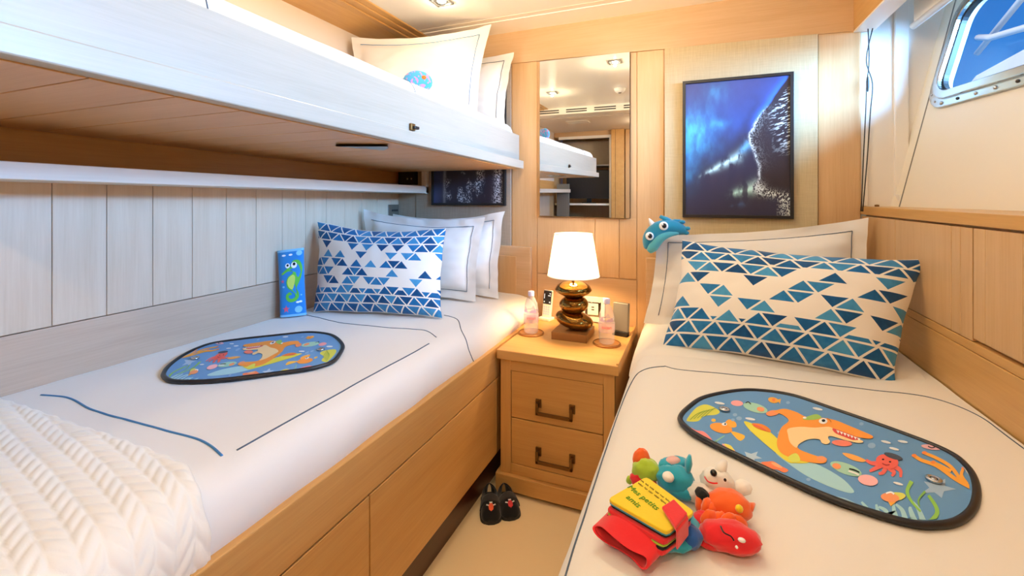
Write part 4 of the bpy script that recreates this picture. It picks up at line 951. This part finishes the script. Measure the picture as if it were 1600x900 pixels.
E_('e6b8c4', 2, 1304, 322, 52, 12, 8); B_('30343c', 3, [(1286, 318), (1304, 326), (1322, 322)], 5)
for x, y, r in ((340, 160, 8), (360, 178, 10), (330, 185, 7), (1010, 312, 14), (960, 205, 8), (700, 480, 8), (560, 250, 9), (420, 240, 7), (600, 100, 7)): E_('8fb4da', 1, x, y, r * 1.4, r, 0, 10)
ART_M = {}
def art_mat(c):
    if c not in ART_M: ART_M[c] = mat('print_' + c, lin(c), 0.7, spec=0.2)
    return ART_M[c]
M['mesh_blue'] = cloth('blue_mesh_fabric', lin('6598cc'), 0.8, 1500, 0.2, 0.1)
def sunshade(label, c, X, Y, z):
    t = thing('sunshade', label, 'sunshade', (c.x, c.y, z), 'car sunshades with a cartoon reef')
    W = lambda q, dz: Vector((c.x + X.x * q[0] + Y.x * q[1], c.y + X.y * q[0] + Y.y * q[1], z + dz))
    MB().hexa([W(q, -0.002) for q in RIM], [W(q, 0.001) for q in RIM]).build('fabric', M['mesh_blue'], t)
    MB().tube([W(q, 0.0) for q in RIM], 0.0066, 8, True).build('binding', M['black'], t, smooth=True)
    f = MB(); cols = []
    for i, (col, lay, pts) in enumerate(sorted(ART, key=lambda a: a[1])):
        if col not in cols: cols.append(col)
        f.add([W(q, 0.0012 + 0.00002 * i) for q in pts], [tuple(range(len(pts)))], cols.index(col))
    f.build('printed_reef', [art_mat(q) for q in cols], t)
    for px, py in ((288, 138), (1315, 487)):
        q = W(art(px, py), 0.003); f = MB(); f.lathe([(0.006, 0), (0.0125, 0), (0.0125, 0.004), (0.009, 0.0055), (0.006, 0.004)], q, 20); f.ell(q + Vector((0, 0, 0.001)), (0.0065, 0.0065, 0.004), n=10); f.build('suction_cup', M['steel'], t, smooth=True)
    return t
sunshade('blue cartoon reef sunshade lying on the right bed behind the cloth puppets', CR, XR, YRv, 0.7090)
sunshade('blue cartoon reef sunshade lying on the left bed below the seahorse pad', CL - XLv * 0.008, XLv * 0.965, YLv, 0.7335)

# ------------------------------------------------------------------ SEAHORSE PAD
sp_ = thing('seat_belt_pad', 'blue padded sleeve with a green seahorse, leaning on the left wall', 'cushion', (-1.62, 1.46, 0.73))
Q = [Vector((-1.655, 1.418, 0.731)), Vector((-1.587, 1.498, 0.731)), seen(475, 387, y=1.495), seen(433, 392, y=1.432)]
nq = ((Q[1] - Q[0]).cross(Q[3] - Q[0])).normalized()
if nq.y > 0: nq = -nq
def pad(u, v, s=1):
    uu = 0.5 + (u - 0.5) * (1 - 0.05 * math.sin(math.pi * v))
    q = (Q[0] * (1 - uu) + Q[1] * uu) * (1 - v) + (Q[3] * (1 - uu) + Q[2] * uu) * v
    return q + nq * (s * 0.022 * max(0, 1 - abs(2 * u - 1) ** 2.4) ** 0.5 * (0.75 + 0.25 * math.sin(math.pi * v)))
M['padblue'] = cloth('blue_velour', lin('2f86cf'), 0.85, 500, 0.25, 0.3); M['padlight'] = cloth('pale_blue_velour', lin('7fc0ea'), 0.85, 500, 0.25, 0.3)
f = MB(); f.grid(lambda u, v: pad(u, v), 24, 20); f.grid(lambda u, v: pad(u, v, -1), 24, 20); f.build('sleeve', M['padblue'], sp_, smooth=True)
for v0 in (0.0, 0.965):
    f = MB(); f.grid(lambda u, v: pad(u, v0 + v * 0.035) + nq * 0.0012, 24, 3); f.grid(lambda u, v: pad(u, v0 + v * 0.035, -1) - nq * 0.0012, 24, 3); f.build('hem', M['padlight'], sp_, smooth=True)
def pp(x, y):
    v = 1 - (y - 118) / (845 - 118); xl = 95 + (1 - v) * 20; xr = 385 + (1 - v) * 45; u = (x - xl) / (xr - xl); return u, v
pa = []
def pe(col, lay, cx, cy, rx, ry, n=16): pa.append((col, lay, [(cx + rx * math.cos(2 * math.pi * i / n), cy + ry * math.sin(2 * math.pi * i / n)) for i in range(n)]))
def pq(col, lay, pts, k=4): pa.append((col, lay, [(s.x, s.y) for s in spline([(*t, 0) for t in pts], k)] if k > 1 else pts))
def star(col, cx, cy, r): pq(col, 1, [(cx + (r if i % 2 == 0 else r * .42) * math.cos(-1.57 + math.pi * i / 5), cy + (r if i % 2 == 0 else r * .42) * math.sin(-1.57 + math.pi * i / 5)) for i in range(10)], 1)
pq('67bf48', 2, [(290, 238), (340, 252), (374, 320), (366, 410), (338, 480), (308, 540), (332, 590), (334, 640), (296, 680), (226, 688), (184, 650), (186, 606), (222, 580), (250, 596), (246, 612), (216, 616), (218, 640), (250, 654), (290, 634), (284, 596), (240, 562), (200, 528), (188, 470), (206, 420), (256, 384), (262, 362), (204, 358), (148, 388), (136, 376), (196, 326), (238, 306), (254, 256)])
pq('cbe06a', 3, [(198, 470), (214, 424), (262, 396), (290, 424), (280, 500), (256, 552), (212, 520)])
for a, b, r in ((204, 294, 27), (276, 292, 34)): pe('f6f8fa', 4, a, b, r, r)
pe('14181e', 5, 204, 290, 13, 13); pe('14181e', 5, 277, 281, 16, 17)
pq('2f6a30', 5, [(228, 350), (248, 352), (262, 338), (250, 346)], 2)
star('e4607a', 186, 760, 42); star('c86a9a', 146, 460, 24)
for a, b, r in ((332, 168, 34), (332, 772, 46), (365, 620, 10), (155, 520, 14)): pe('8ccaf0', 1, a, b, r, r * 0.8)
for a, b in ((164, 180), (238, 178), (356, 690), (322, 694)): pe('f2f6fa', 2, a, b, 22, 11, 10)
f = MB(); cols = []
for i, (col, lay, pts) in enumerate(sorted(pa, key=lambda a: a[1])):
    if col not in cols: cols.append(col)
    f.add([pad(*pp(*q)) + nq * (0.0010 + 0.00012 * i) for q in pts], [tuple(range(len(pts)))], cols.index(col))
f.build('seahorse_print', [art_mat(q) for q in cols], sp_)

# ------------------------------------------------------------------ SEA DRAGON PLUSH on the pillow corner
dg = thing('plush_sea_dragon', 'teal plush sea creature with big eyes draped on the white pillow corner', 'soft toy', seen(1040, 380, y=2.06))
M['teal'] = cloth('teal_plush', lin('1f83a8'), 0.95, 300, 0.5, 0.5); M['teal2'] = cloth('pale_teal_plush', lin('4fa9b8'), 0.95, 160, 0.8, 0.5)
M['eyew'] = mat('eye_white', lin('f4f6f6'), 0.3); M['eyeb'] = mat('eye_black', (0.01, 0.01, 0.012), 0.15)
D = lambda px, py, y=2.06: seen(px, py, y=y)
pth = spline([D(1016, 391), D(1016, 376), D(1024, 364), D(1038, 357), D(1054, 356), D(1066, 360), D(1072, 364)], 5, False)
nn = len(pth); rr = [0.001] + [float(np.interp(i / (nn - 1), [0, 0.06, 0.2, 0.4, 0.65, 0.85, 1.0], [0.014, 0.027, 0.036, 0.040, 0.034, 0.022, 0.010])) for i in range(1, nn)]
f = MB(); f.tube(pth, rr, 16, flat=0.95, up=(0, -1, 0)); f.build('body', M['teal'], dg, smooth=True)
pth = spline([D(1014, 393, 2.042), D(1022, 384, 2.036), D(1033, 372, 2.03), D(1046, 366, 2.034), D(1060, 364, 2.045)], 5, False)
f = MB(); f.tube(pth, [float(np.interp(i / (len(pth) - 1), [0, 0.2, 0.6, 1], [0.012, 0.022, 0.016, 0.008])) for i in range(len(pth))], 12, flat=0.8, up=(0, -1, 0)); f.build('belly', M['teal2'], dg, smooth=True)
for px, py, r in ((1015, 369, 0.018), (1037, 353, 0.019)):
    c = D(px, py, 2.022); e = MB().ell(c, (r, 0.010, r), n=18).build('eye', M['eyew'], dg, smooth=True)
    MB().ell(c + Vector((0.002, -0.006, 0.001)), (r * 0.58, 0.006, r * 0.62), n=14).build('pupil', M['eyeb'], e, smooth=True)
    MB().ell(c + Vector((-0.004, -0.011, 0.006)), (r * 0.2, 0.003, r * 0.2), n=8).build('glint', M['eyew'], e, smooth=True)
f = MB(); f.tube([D(1052, 351), D(1041, 343), D(1031, 338)], [0.016, 0.012, 0.007], 10); f.build('fin', M['teal'], dg, smooth=True)
f = MB(); f.tube([D(1046, 350), D(1056, 346), D(1064, 344)], [0.014, 0.011, 0.003], 10); f.build('fin', M['teal'], dg, smooth=True)
for q in ((1074, 357), (1072, 364), (1066, 347)): MB().ell(D(*q, 2.055), (0.013, 0.01, 0.009), n=12).build('tail_lobe', M['teal'], dg, smooth=True)
f = MB(); f.tube([D(1022, 354), D(1017, 347), D(1014, 341)], [0.015, 0.010, 0.002], 10); f.build('horn', M['case'], dg, smooth=True)

# ------------------------------------------------------------------ FINGER PUPPET BOOK
fp = thing('finger_puppet_book', 'cloth book with a red cuff, yellow cover and five animal finger puppets', 'toy book', seen(1060, 800, z=0.705))
fel = lambda n, c: cloth(n, lin(c), 0.92, 350, 0.35, 0.5)
M['fred'], M['fyel'], M['fteal'], M['fnavy'], M['forange'], M['fgreen'], M['fwhite'] = fel('red_felt', 'e2272f'), fel('yellow_felt', 'f2d526'), fel('teal_felt', '2fa6c4'), fel('navy_felt', '1f57a8'), fel('orange_felt', 'f2692a'), fel('green_felt', 'a9c83c'), fel('white_felt', 'f0ece6')
rx_ = Vector((math.cos(YAW), math.sin(YAW), 0)); fy_ = Vector((-math.sin(YAW), math.cos(YAW), 0))
def blob(px, py, z, a, b, h, ang=0, seed=1.0, amt=0.12, n=30):
    c = seen(px, py, z=z); ca, sa = math.cos(math.radians(ang)), math.sin(math.radians(ang))
    A = rx_ * ca + fy_ * sa; B = fy_ * ca - rx_ * sa; m = MB()
    def fn(u, v):
        t = u * 2 * math.pi; s = (v - 0.5) * math.pi
        d = Vector((math.cos(t) * math.cos(s), math.sin(t) * math.cos(s), math.sin(s)))
        k = 1 + amt * (1.2 * noise.noise(d * 2.3 + Vector((seed, seed * 2, 0))) + 0.9 * (0.5 - abs(noise.noise(d * 3.4 + Vector((seed, 0, 3))))) * 0.8 + 0.3 * noise.noise(d * 8 + Vector((0, seed, 1))))
        return c + (A * d.x * a + B * d.y * b) * k + Vector((0, 0, d.z * h * k))
    return m.grid(fn, n, n // 2 + 3, cu=True)
# cuff: a flat sleeve with its mouth towards the viewer
c0, c1 = seen(934, 812, z=0.722), seen(1022, 872, z=0.722); ax_ = (c1 - c0); hl = ax_.length / 2; ax_.normalize(); dp = Vector((-ax_.y, ax_.x, 0)); dp = dp if dp.y > 0 else -dp; cc = (c0 + c1) / 2
def sleeve(u, v, k=1.0):
    t = u * 2 * math.pi; e = (0.0105 + 0.008 * sm(0.0, 0.6, v)) * k
    return cc + ax_ * (math.cos(t) * abs(math.cos(t)) ** -0.2 * hl * k if abs(math.cos(t)) > 1e-3 else 0) * 1.0 + Vector((0, 0, math.sin(t) * e - 0.0045 * (1 - v) + 0.002 * math.sin(4 * t) * (1 - v))) + dp * (-0.012 + v * 0.058 + 0.004 * math.sin(3 * t))
f = MB(); f.grid(lambda u, v: sleeve(u, v), 40, 8, cu=True); f.grid(lambda u, v: sleeve(u, v, 0.90) + dp * 0.001, 40, 8, cu=True)
f.grid(lambda u, v: sleeve(u, 0, 1 - 0.10 * v) - dp * 0.003 * math.sin(v * math.pi), 40, 5, cu=True); f.build('cuff', M['fred'], fp, smooth=True)
f = blob(1035, 815, 0.716, 0.060, 0.060, 0.015, -20, 2.0); f.build('glove_palm', M['fteal'], fp, smooth=True)
# the book
zt = 0.752
BLk, BTk, BRk, BBk = [seen(*q, z=zt) for q in ((949, 779), (1010, 744), (1086, 799), (1042, 832))]
def leaf(name, m, z, th, inset, shift=Vector()):
    cx = (BLk + BTk + BRk + BBk) / 4
    q = [cx + (a - cx) * inset + shift for a in (BLk, BTk, BRk, BBk)]
    poly = []
    for i in range(4):                                     # slightly rounded corners
        a, b, c = q[i - 1], q[i], q[(i + 1) % 4]
        poly += [b + (a - b).normalized() * 0.008, b + (a - b) * 0.02 + (c - b) * 0.02, b + (c - b).normalized() * 0.008]
    for v in poly: v.z = z
    return MB().hexa(poly, [v + Vector((0, 0, th)) for v in poly]).build(name, m, fp, 0.0015)
s1 = -dp * 0.006
cov = leaf('cover', M['fyel'], zt - 0.006, 0.006, 1.0)
leaf('cover_lining', M['fteal'], zt - 0.0085, 0.003, 0.995); leaf('page', M['darkcloth'], zt - 0.012, 0.003, 0.97); leaf('page', M['fred'], zt - 0.019, 0.0065, 0.985, s1); leaf('page', M['fgreen'], zt - 0.0225, 0.003, 0.97, s1 * 1.3); leaf('page', M['darkcloth'], zt - 0.026, 0.003, 0.985, s1 * 1.5); leaf('page', M['fred'], zt - 0.032, 0.006, 0.99, s1 * 2)
# strap folding over the cover edge
S0, S1, S2, S3 = [seen(*q, z=zt + 0.004) for q in ((1034, 796), (1053, 784), (1074, 806), (1056, 828))]
f = MB(); f.hexa([S0, S1, S2, S3], [q + Vector((0, 0, 0.005)) for q in (S0, S1, S2, S3)]); dn = Vector((0, 0, -0.028)); ou = (S3 - S0).normalized() * 0.004
f.hexa([S3, S2, S2 + ou, S3 + ou], [q + dn for q in (S3, S2, S2 + ou, S3 + ou)]); f.build('strap', M['fred'], fp, 0.002)
ex = (BRk - BTk).normalized(); ey = (BTk - BLk); ey = (ey - ex * ey.dot(ex)).normalized()
def TM(px, py):
    o = seen(px, py, z=zt + 0.0008); return Matrix(((ex.x, ey.x, 0, o.x), (ex.y, ey.y, 0, o.y), (0, 0, 1, o.z), (0, 0, 0, 1)))
M['ink_green'] = mat('green_stitching', lin('5a9a24'), 0.8); M['ink_grey'] = mat('grey_stitching', lin('8a7a3c'), 0.8)
text_obj('Mes petits', 0.0158, M['ink_green'], TM(1005, 777), 'lettering', cov); text_obj('amis', 0.0158, M['ink_green'], TM(990, 783.5), 'lettering', cov)
sc_ = random.Random(4)
for px, py, ln in ((1021, 765, 0.058), (1014, 767, 0.05)):
    T = TM(px, py); x = -ln / 2
    while x < ln / 2:
        w = sc_.uniform(0.006, 0.012); pts = []; k = 0
        while k < w: pts.append(T @ Vector((x + k, 0.0016 * math.sin(k * 2600) + sc_.uniform(-0.0005, 0.0005), 0.0))); k += 0.0006
        MB().tube(pts, 0.0004, 4).build('small_lettering', M['ink_grey'], cov); x += w + 0.003
# parrot
pr = blob(1010, 736, 0.735, 0.026, 0.020, 0.021, -10, 3).build('parrot_puppet', M['fgreen'], fp, smooth=True); pr['label'] = 'green parrot puppet with a red beak'
blob(1002, 719, 0.746, 0.0165, 0.014, 0.021, 20, 4, 0.1).build('beak', M['forange'], pr, smooth=True); blob(1017, 722, 0.742, 0.006, 0.014, 0.006, 40, 5, 0.1, 12).build('crest', M['fgreen'], pr, smooth=True)
blob(1005, 750, 0.722, 0.024, 0.014, 0.014, -20, 6).build('collar', M['fred'], pr, smooth=True); blob(984, 750, 0.715, 0.007, 0.005, 0.008, 0, 6, 0.1, 10).build('wing', M['fgreen'], pr, smooth=True)
# blue dog
bd_ = blob(1054, 748, 0.732, 0.034, 0.027, 0.024, -25, 7).build('blue_dog_puppet', M['fteal'], fp, smooth=True); bd_['label'] = 'teal dog puppet with a white bib'
blob(1054, 726, 0.748, 0.029, 0.016, 0.013, 5, 8).build('muzzle', M['fteal'], bd_, smooth=True); blob(1052, 720, 0.757, 0.014, 0.010, 0.007, 10, 8, 0.05).build('nose', mat('pink_felt', lin('e6b8b4'), 0.9), bd_, smooth=True)
blob(1044, 745, 0.750, 0.010, 0.012, 0.007, -15, 9, 0.05).build('bib', M['fwhite'], bd_, smooth=True)
a = seen(1074, 742, z=0.742); b = seen(1078, 722, z=0.765)
f = MB(); f.tube([a, a.lerp(b, 0.5) + Vector((0, 0, 0.010)), b + Vector((0, 0, 0.012))], [0.008, 0.015, 0.006], 14, flat=0.45); f.build('ear', M['fteal'], bd_, smooth=True)
blob(1037, 728, 0.745, 0.008, 0.006, 0.008, 0, 10, 0.05, 12).build('ear', M['fteal'], bd_, smooth=True)
blob(1062, 768, 0.72, 0.024, 0.012, 0.012, -30, 10).build('finger', M['fteal'], bd_, smooth=True)
# white mouse
ms = blob(1120, 752, 0.735, 0.028, 0.022, 0.022, -20, 11, 0.08).build('white_mouse_puppet', M['fwhite'], fp, smooth=True); ms['label'] = 'white mouse puppet with a black nose'
blob(1112, 748, 0.742, 0.016, 0.014, 0.014, 10, 12, 0.05).build('muzzle', M['fwhite'], ms, smooth=True)
MB().ell(seen(1115, 739, z=0.757), 0.0058, n=14).build('nose', M['eyeb'], ms, smooth=True)
MB().ell(seen(1133, 750, z=0.757), (0.0025, 0.0025, 0.003), n=10).build('eye', M['eyeb'], ms, smooth=True)
MB().tube(spline([seen(1101, 745, z=0.752), seen(1106, 752, z=0.755), seen(1114, 755, z=0.756), seen(1121, 755, z=0.756)], 5, False), 0.0013, 6).build('mouth', M['fred'], ms, smooth=True)
f = MB(); a = seen(1122, 740, z=0.75); f.tube([a, seen(1128, 730, z=0.756), seen(1132, 721, z=0.760)], [0.009, 0.009, 0.006], 12); f.build('ear', M['fwhite'], ms, smooth=True)
blob(1160, 762, 0.727, 0.017, 0.014, 0.012, 20, 13, 0.06).build('ear', M['fwhite'], ms, smooth=True)
blob(1090, 770, 0.722, 0.028, 0.016, 0.016, -20, 14).build('body', M['fwhite'], ms, smooth=True)
blob(1097, 772, 0.738, 0.0095, 0.013, 0.009, 20, 15, 0.1).build('black_arm', M['darkcloth'], ms, smooth=True)
# orange fish
og = blob(1138, 790, 0.727, 0.036, 0.027, 0.024, -15, 16, 0.08).build('orange_fish_puppet', M['forange'], fp, smooth=True); og['label'] = 'orange fish puppet with ruffles and a yellow eye'
f = MB(); f.tube([seen(1164, 796, z=0.728), seen(1172, 792, z=0.732), seen(1179, 787, z=0.734)], [0.009, 0.007, 0.002], 10); f.build('tail', M['forange'], og, smooth=True)
MB().ell(seen(1155, 795, z=0.742), 0.0062, n=12).build('eye', M['fyel'], og, smooth=True)
for k, (x, y, a_) in enumerate(((1094, 786, 60), (1104, 793, 50), (1114, 800, 40), (1108, 812, 20), (1124, 815, 15), (1140, 817, 5), (1152, 820, 0))):
    blob(x, y, 0.722 + 0.004 * (k % 2), 0.016, 0.008, 0.015, a_, 17 + k, 0.15, 14).build('ruffle', M['forange'], og, smooth=True)
# red dinosaur
rd = blob(1140, 838, 0.722, 0.044, 0.026, 0.020, -14, 30, 0.1, 28).build('red_fish_puppet', M['fred'], fp, smooth=True); rd['label'] = 'red fish puppet with a small white eye'
blob(1166, 846, 0.720, 0.020, 0.018, 0.014, -10, 31, 0.06).build('snout', M['fred'], rd, smooth=True)
MB().ell(seen(1159, 844, z=0.742), (0.0055, 0.004, 0.003), n=12).build('eye', M['eyew'], rd, smooth=True); MB().ell(seen(1151, 855, z=0.738), 0.0022, n=8).build('nostril', M['eyew'], rd, smooth=True)
MB().tube(spline([seen(1126, 822, z=0.742), seen(1131, 832, z=0.745), seen(1142, 838, z=0.745), seen(1147, 845, z=0.742)], 5, False), 0.0011, 6).build('seam', M['darkcloth'], rd, smooth=True)
blob(1120, 868 - 18, 0.71, 0.03, 0.010, 0.008, -10, 33, 0.1).build('fin', M['fred'], rd, smooth=True)
blob(1074, 836, 0.718, 0.022, 0.022, 0.016, -10, 34, 0.1).build('finger', M['fnavy'], rd, smooth=True); blob(1045, 846, 0.716, 0.030, 0.015, 0.013, 10, 35, 0.1).build('finger_base', M['fteal'], rd, smooth=True)
blob(1102, 815, 0.715, 0.02, 0.02, 0.014, 0, 36, 0.1).build('collar', M['fred'], rd, smooth=True)

# ------------------------------------------------------------------ SLIPPERS
M['slip'] = cloth('black_slipper_fleece', (0.010, 0.010, 0.012), 0.95, 250, 0.6, 0.25); M['strapm'] = cloth('charcoal_strap', (0.035, 0.035, 0.04), 0.85, 600, 0.4, 0.2)
M['sole'] = mat('black_rubber', (0.014, 0.014, 0.016), 0.6)
def slipper(label, heel, toe, col):
    heel, toe = Vector((*heel, 0)), Vector((*toe, 0)); t = thing('slipper', label, 'slipper', (heel + toe) / 2, 'pair of black slippers')
    d = (toe - heel); L = d.length; d.normalize(); s = Vector((d.y, -d.x, 0))
    wd = lambda q: 0.040 * float(np.interp(q, [0, 0.04, 0.15, 0.4, 0.7, 0.86, 0.93, 0.975, 1], [0.25, 0.6, 0.84, 0.86, 1.0, 0.95, 0.80, 0.55, 0.2]))
    ht = lambda q: float(np.interp(q, [0, 0.1, 0.3, 0.5, 0.65, 0.85, 0.96, 1], [0.052, 0.058, 0.054, 0.062, 0.058, 0.045, 0.030, 0.014]))
    out = [(q, 1) for q in np.linspace(0, 1, 24)] + [(q, -1) for q in np.linspace(1, 0, 24)]
    pl = [heel + d * (q * L) + s * (sg * (wd(q) + 0.003)) for q, sg in out]
    MB().hexa([v + Vector((0, 0, 0.0)) for v in pl], [v + Vector((0, 0, 0.012)) for v in pl]).build('sole', M['sole'], t, 0.002)
    def up(q, a, off=0.0): return heel + d * (q * L) + s * (math.cos(a) * (wd(q) + off)) + Vector((0, 0, 0.010 + math.sin(a) ** 0.8 * (ht(q) - 0.010 + off)))
    f = MB()
    for sg in (0, 1):
        def side(u, v):
            am = math.radians(90 - 42 * sm(0.56, 0.42, u) * sm(-0.02, 0.12, u)); a = v * am
            return up(u, a if sg == 0 else math.pi - a)
        f.grid(side, 36, 10)
    o = f.build('upper', M['slip'], t, smooth=True); so = o.modifiers.new('thick', 'SOLIDIFY'); so.thickness = 0.004
    f = MB(); f.add([heel + d * (q * L) + s * (sg * wd(q) * 0.8) + Vector((0, 0, 0.014)) for q, sg in out], [tuple(range(len(out)))]); f.build('insole', M['slip'], t)
    f = MB(); f.grid(lambda u, v: up(0.50 + 0.19 * v, math.pi * (0.04 + 0.92 * u), 0.004), 28, 8); o = f.build('strap', M['strapm'], t, smooth=True); so = o.modifiers.new('thick', 'SOLIDIFY'); so.thickness = 0.003
    R_ = mat('embroidery_' + col, lin(col), 0.7); W_ = M['fwhite']; f = MB()
    def dec(x, y): return up(0.80 + y, math.pi / 2 - x / 0.034, 0.0035)
    f.add([dec(*q) for q in ((0, 0.10), (0.007, 0.07), (0.008, 0.0), (0.004, -0.055), (-0.004, -0.055), (-0.008, 0.0), (-0.007, 0.07))], [tuple(range(7))], 0)
    for sg in (1, -1): f.add([dec(*q) for q in ((sg * 0.006, -0.02), (sg * 0.014, -0.055), (sg * 0.016, -0.03), (sg * 0.008, 0.0))], [(0, 1, 2, 3)], 1)
    f.add([dec(*q) for q in ((-0.004, -0.052), (0.004, -0.052), (0.005, -0.085), (-0.005, -0.085))], [(0, 1, 2, 3)], 1)
    f.build('embroidered_lobster', [R_, W_], t)
slipper('black slipper with an orange lobster, left one of the pair beside the bed drawers', (-0.797, 1.710), (-0.716, 1.556), 'e8603a')
slipper('black slipper with a red lobster, right one of the pair by the nightstand foot', (-0.742, 1.733), (-0.652, 1.606), 'd8343c')

# ------------------------------------------------------------------ OUTSIDE THE PORTLIGHT
eb = thing('exterior_boat', 'white neighbouring boat seen through the portlight, with two bars for glass reflections', 'boat', (3.2, 5.5, -0.5))
MB().prism([(3.0, 6.96, -0.5), (3.0, 6.96, 2.50), (3.0, 6.92, 2.60), (3.0, 6.80, 2.655), (3.0, 5.98, 2.71), (3.0, 4.6, 2.76), (3.0, 4.6, -0.5)], (1.6, 0.8, 0)).build('hull', M['white'], eb, 0.02)
MB().tube([(3.0, 6.75, 3.07), (3.0, 6.5, 2.99), (3.0, 5.9, 2.90), (3.0, 4.7, 2.86)], 0.035, 8).build('rail', M['white'], eb, smooth=True)  # white bar standing in for the pale reflection band in the pane
MB().tube([(3.1, 7.0, 2.95), (3.1, 5.2, 3.7)], 0.03, 8).build('glass_streak', M['white'], eb, smooth=True)  # second bar, shaped as the diagonal reflection streak on the glass
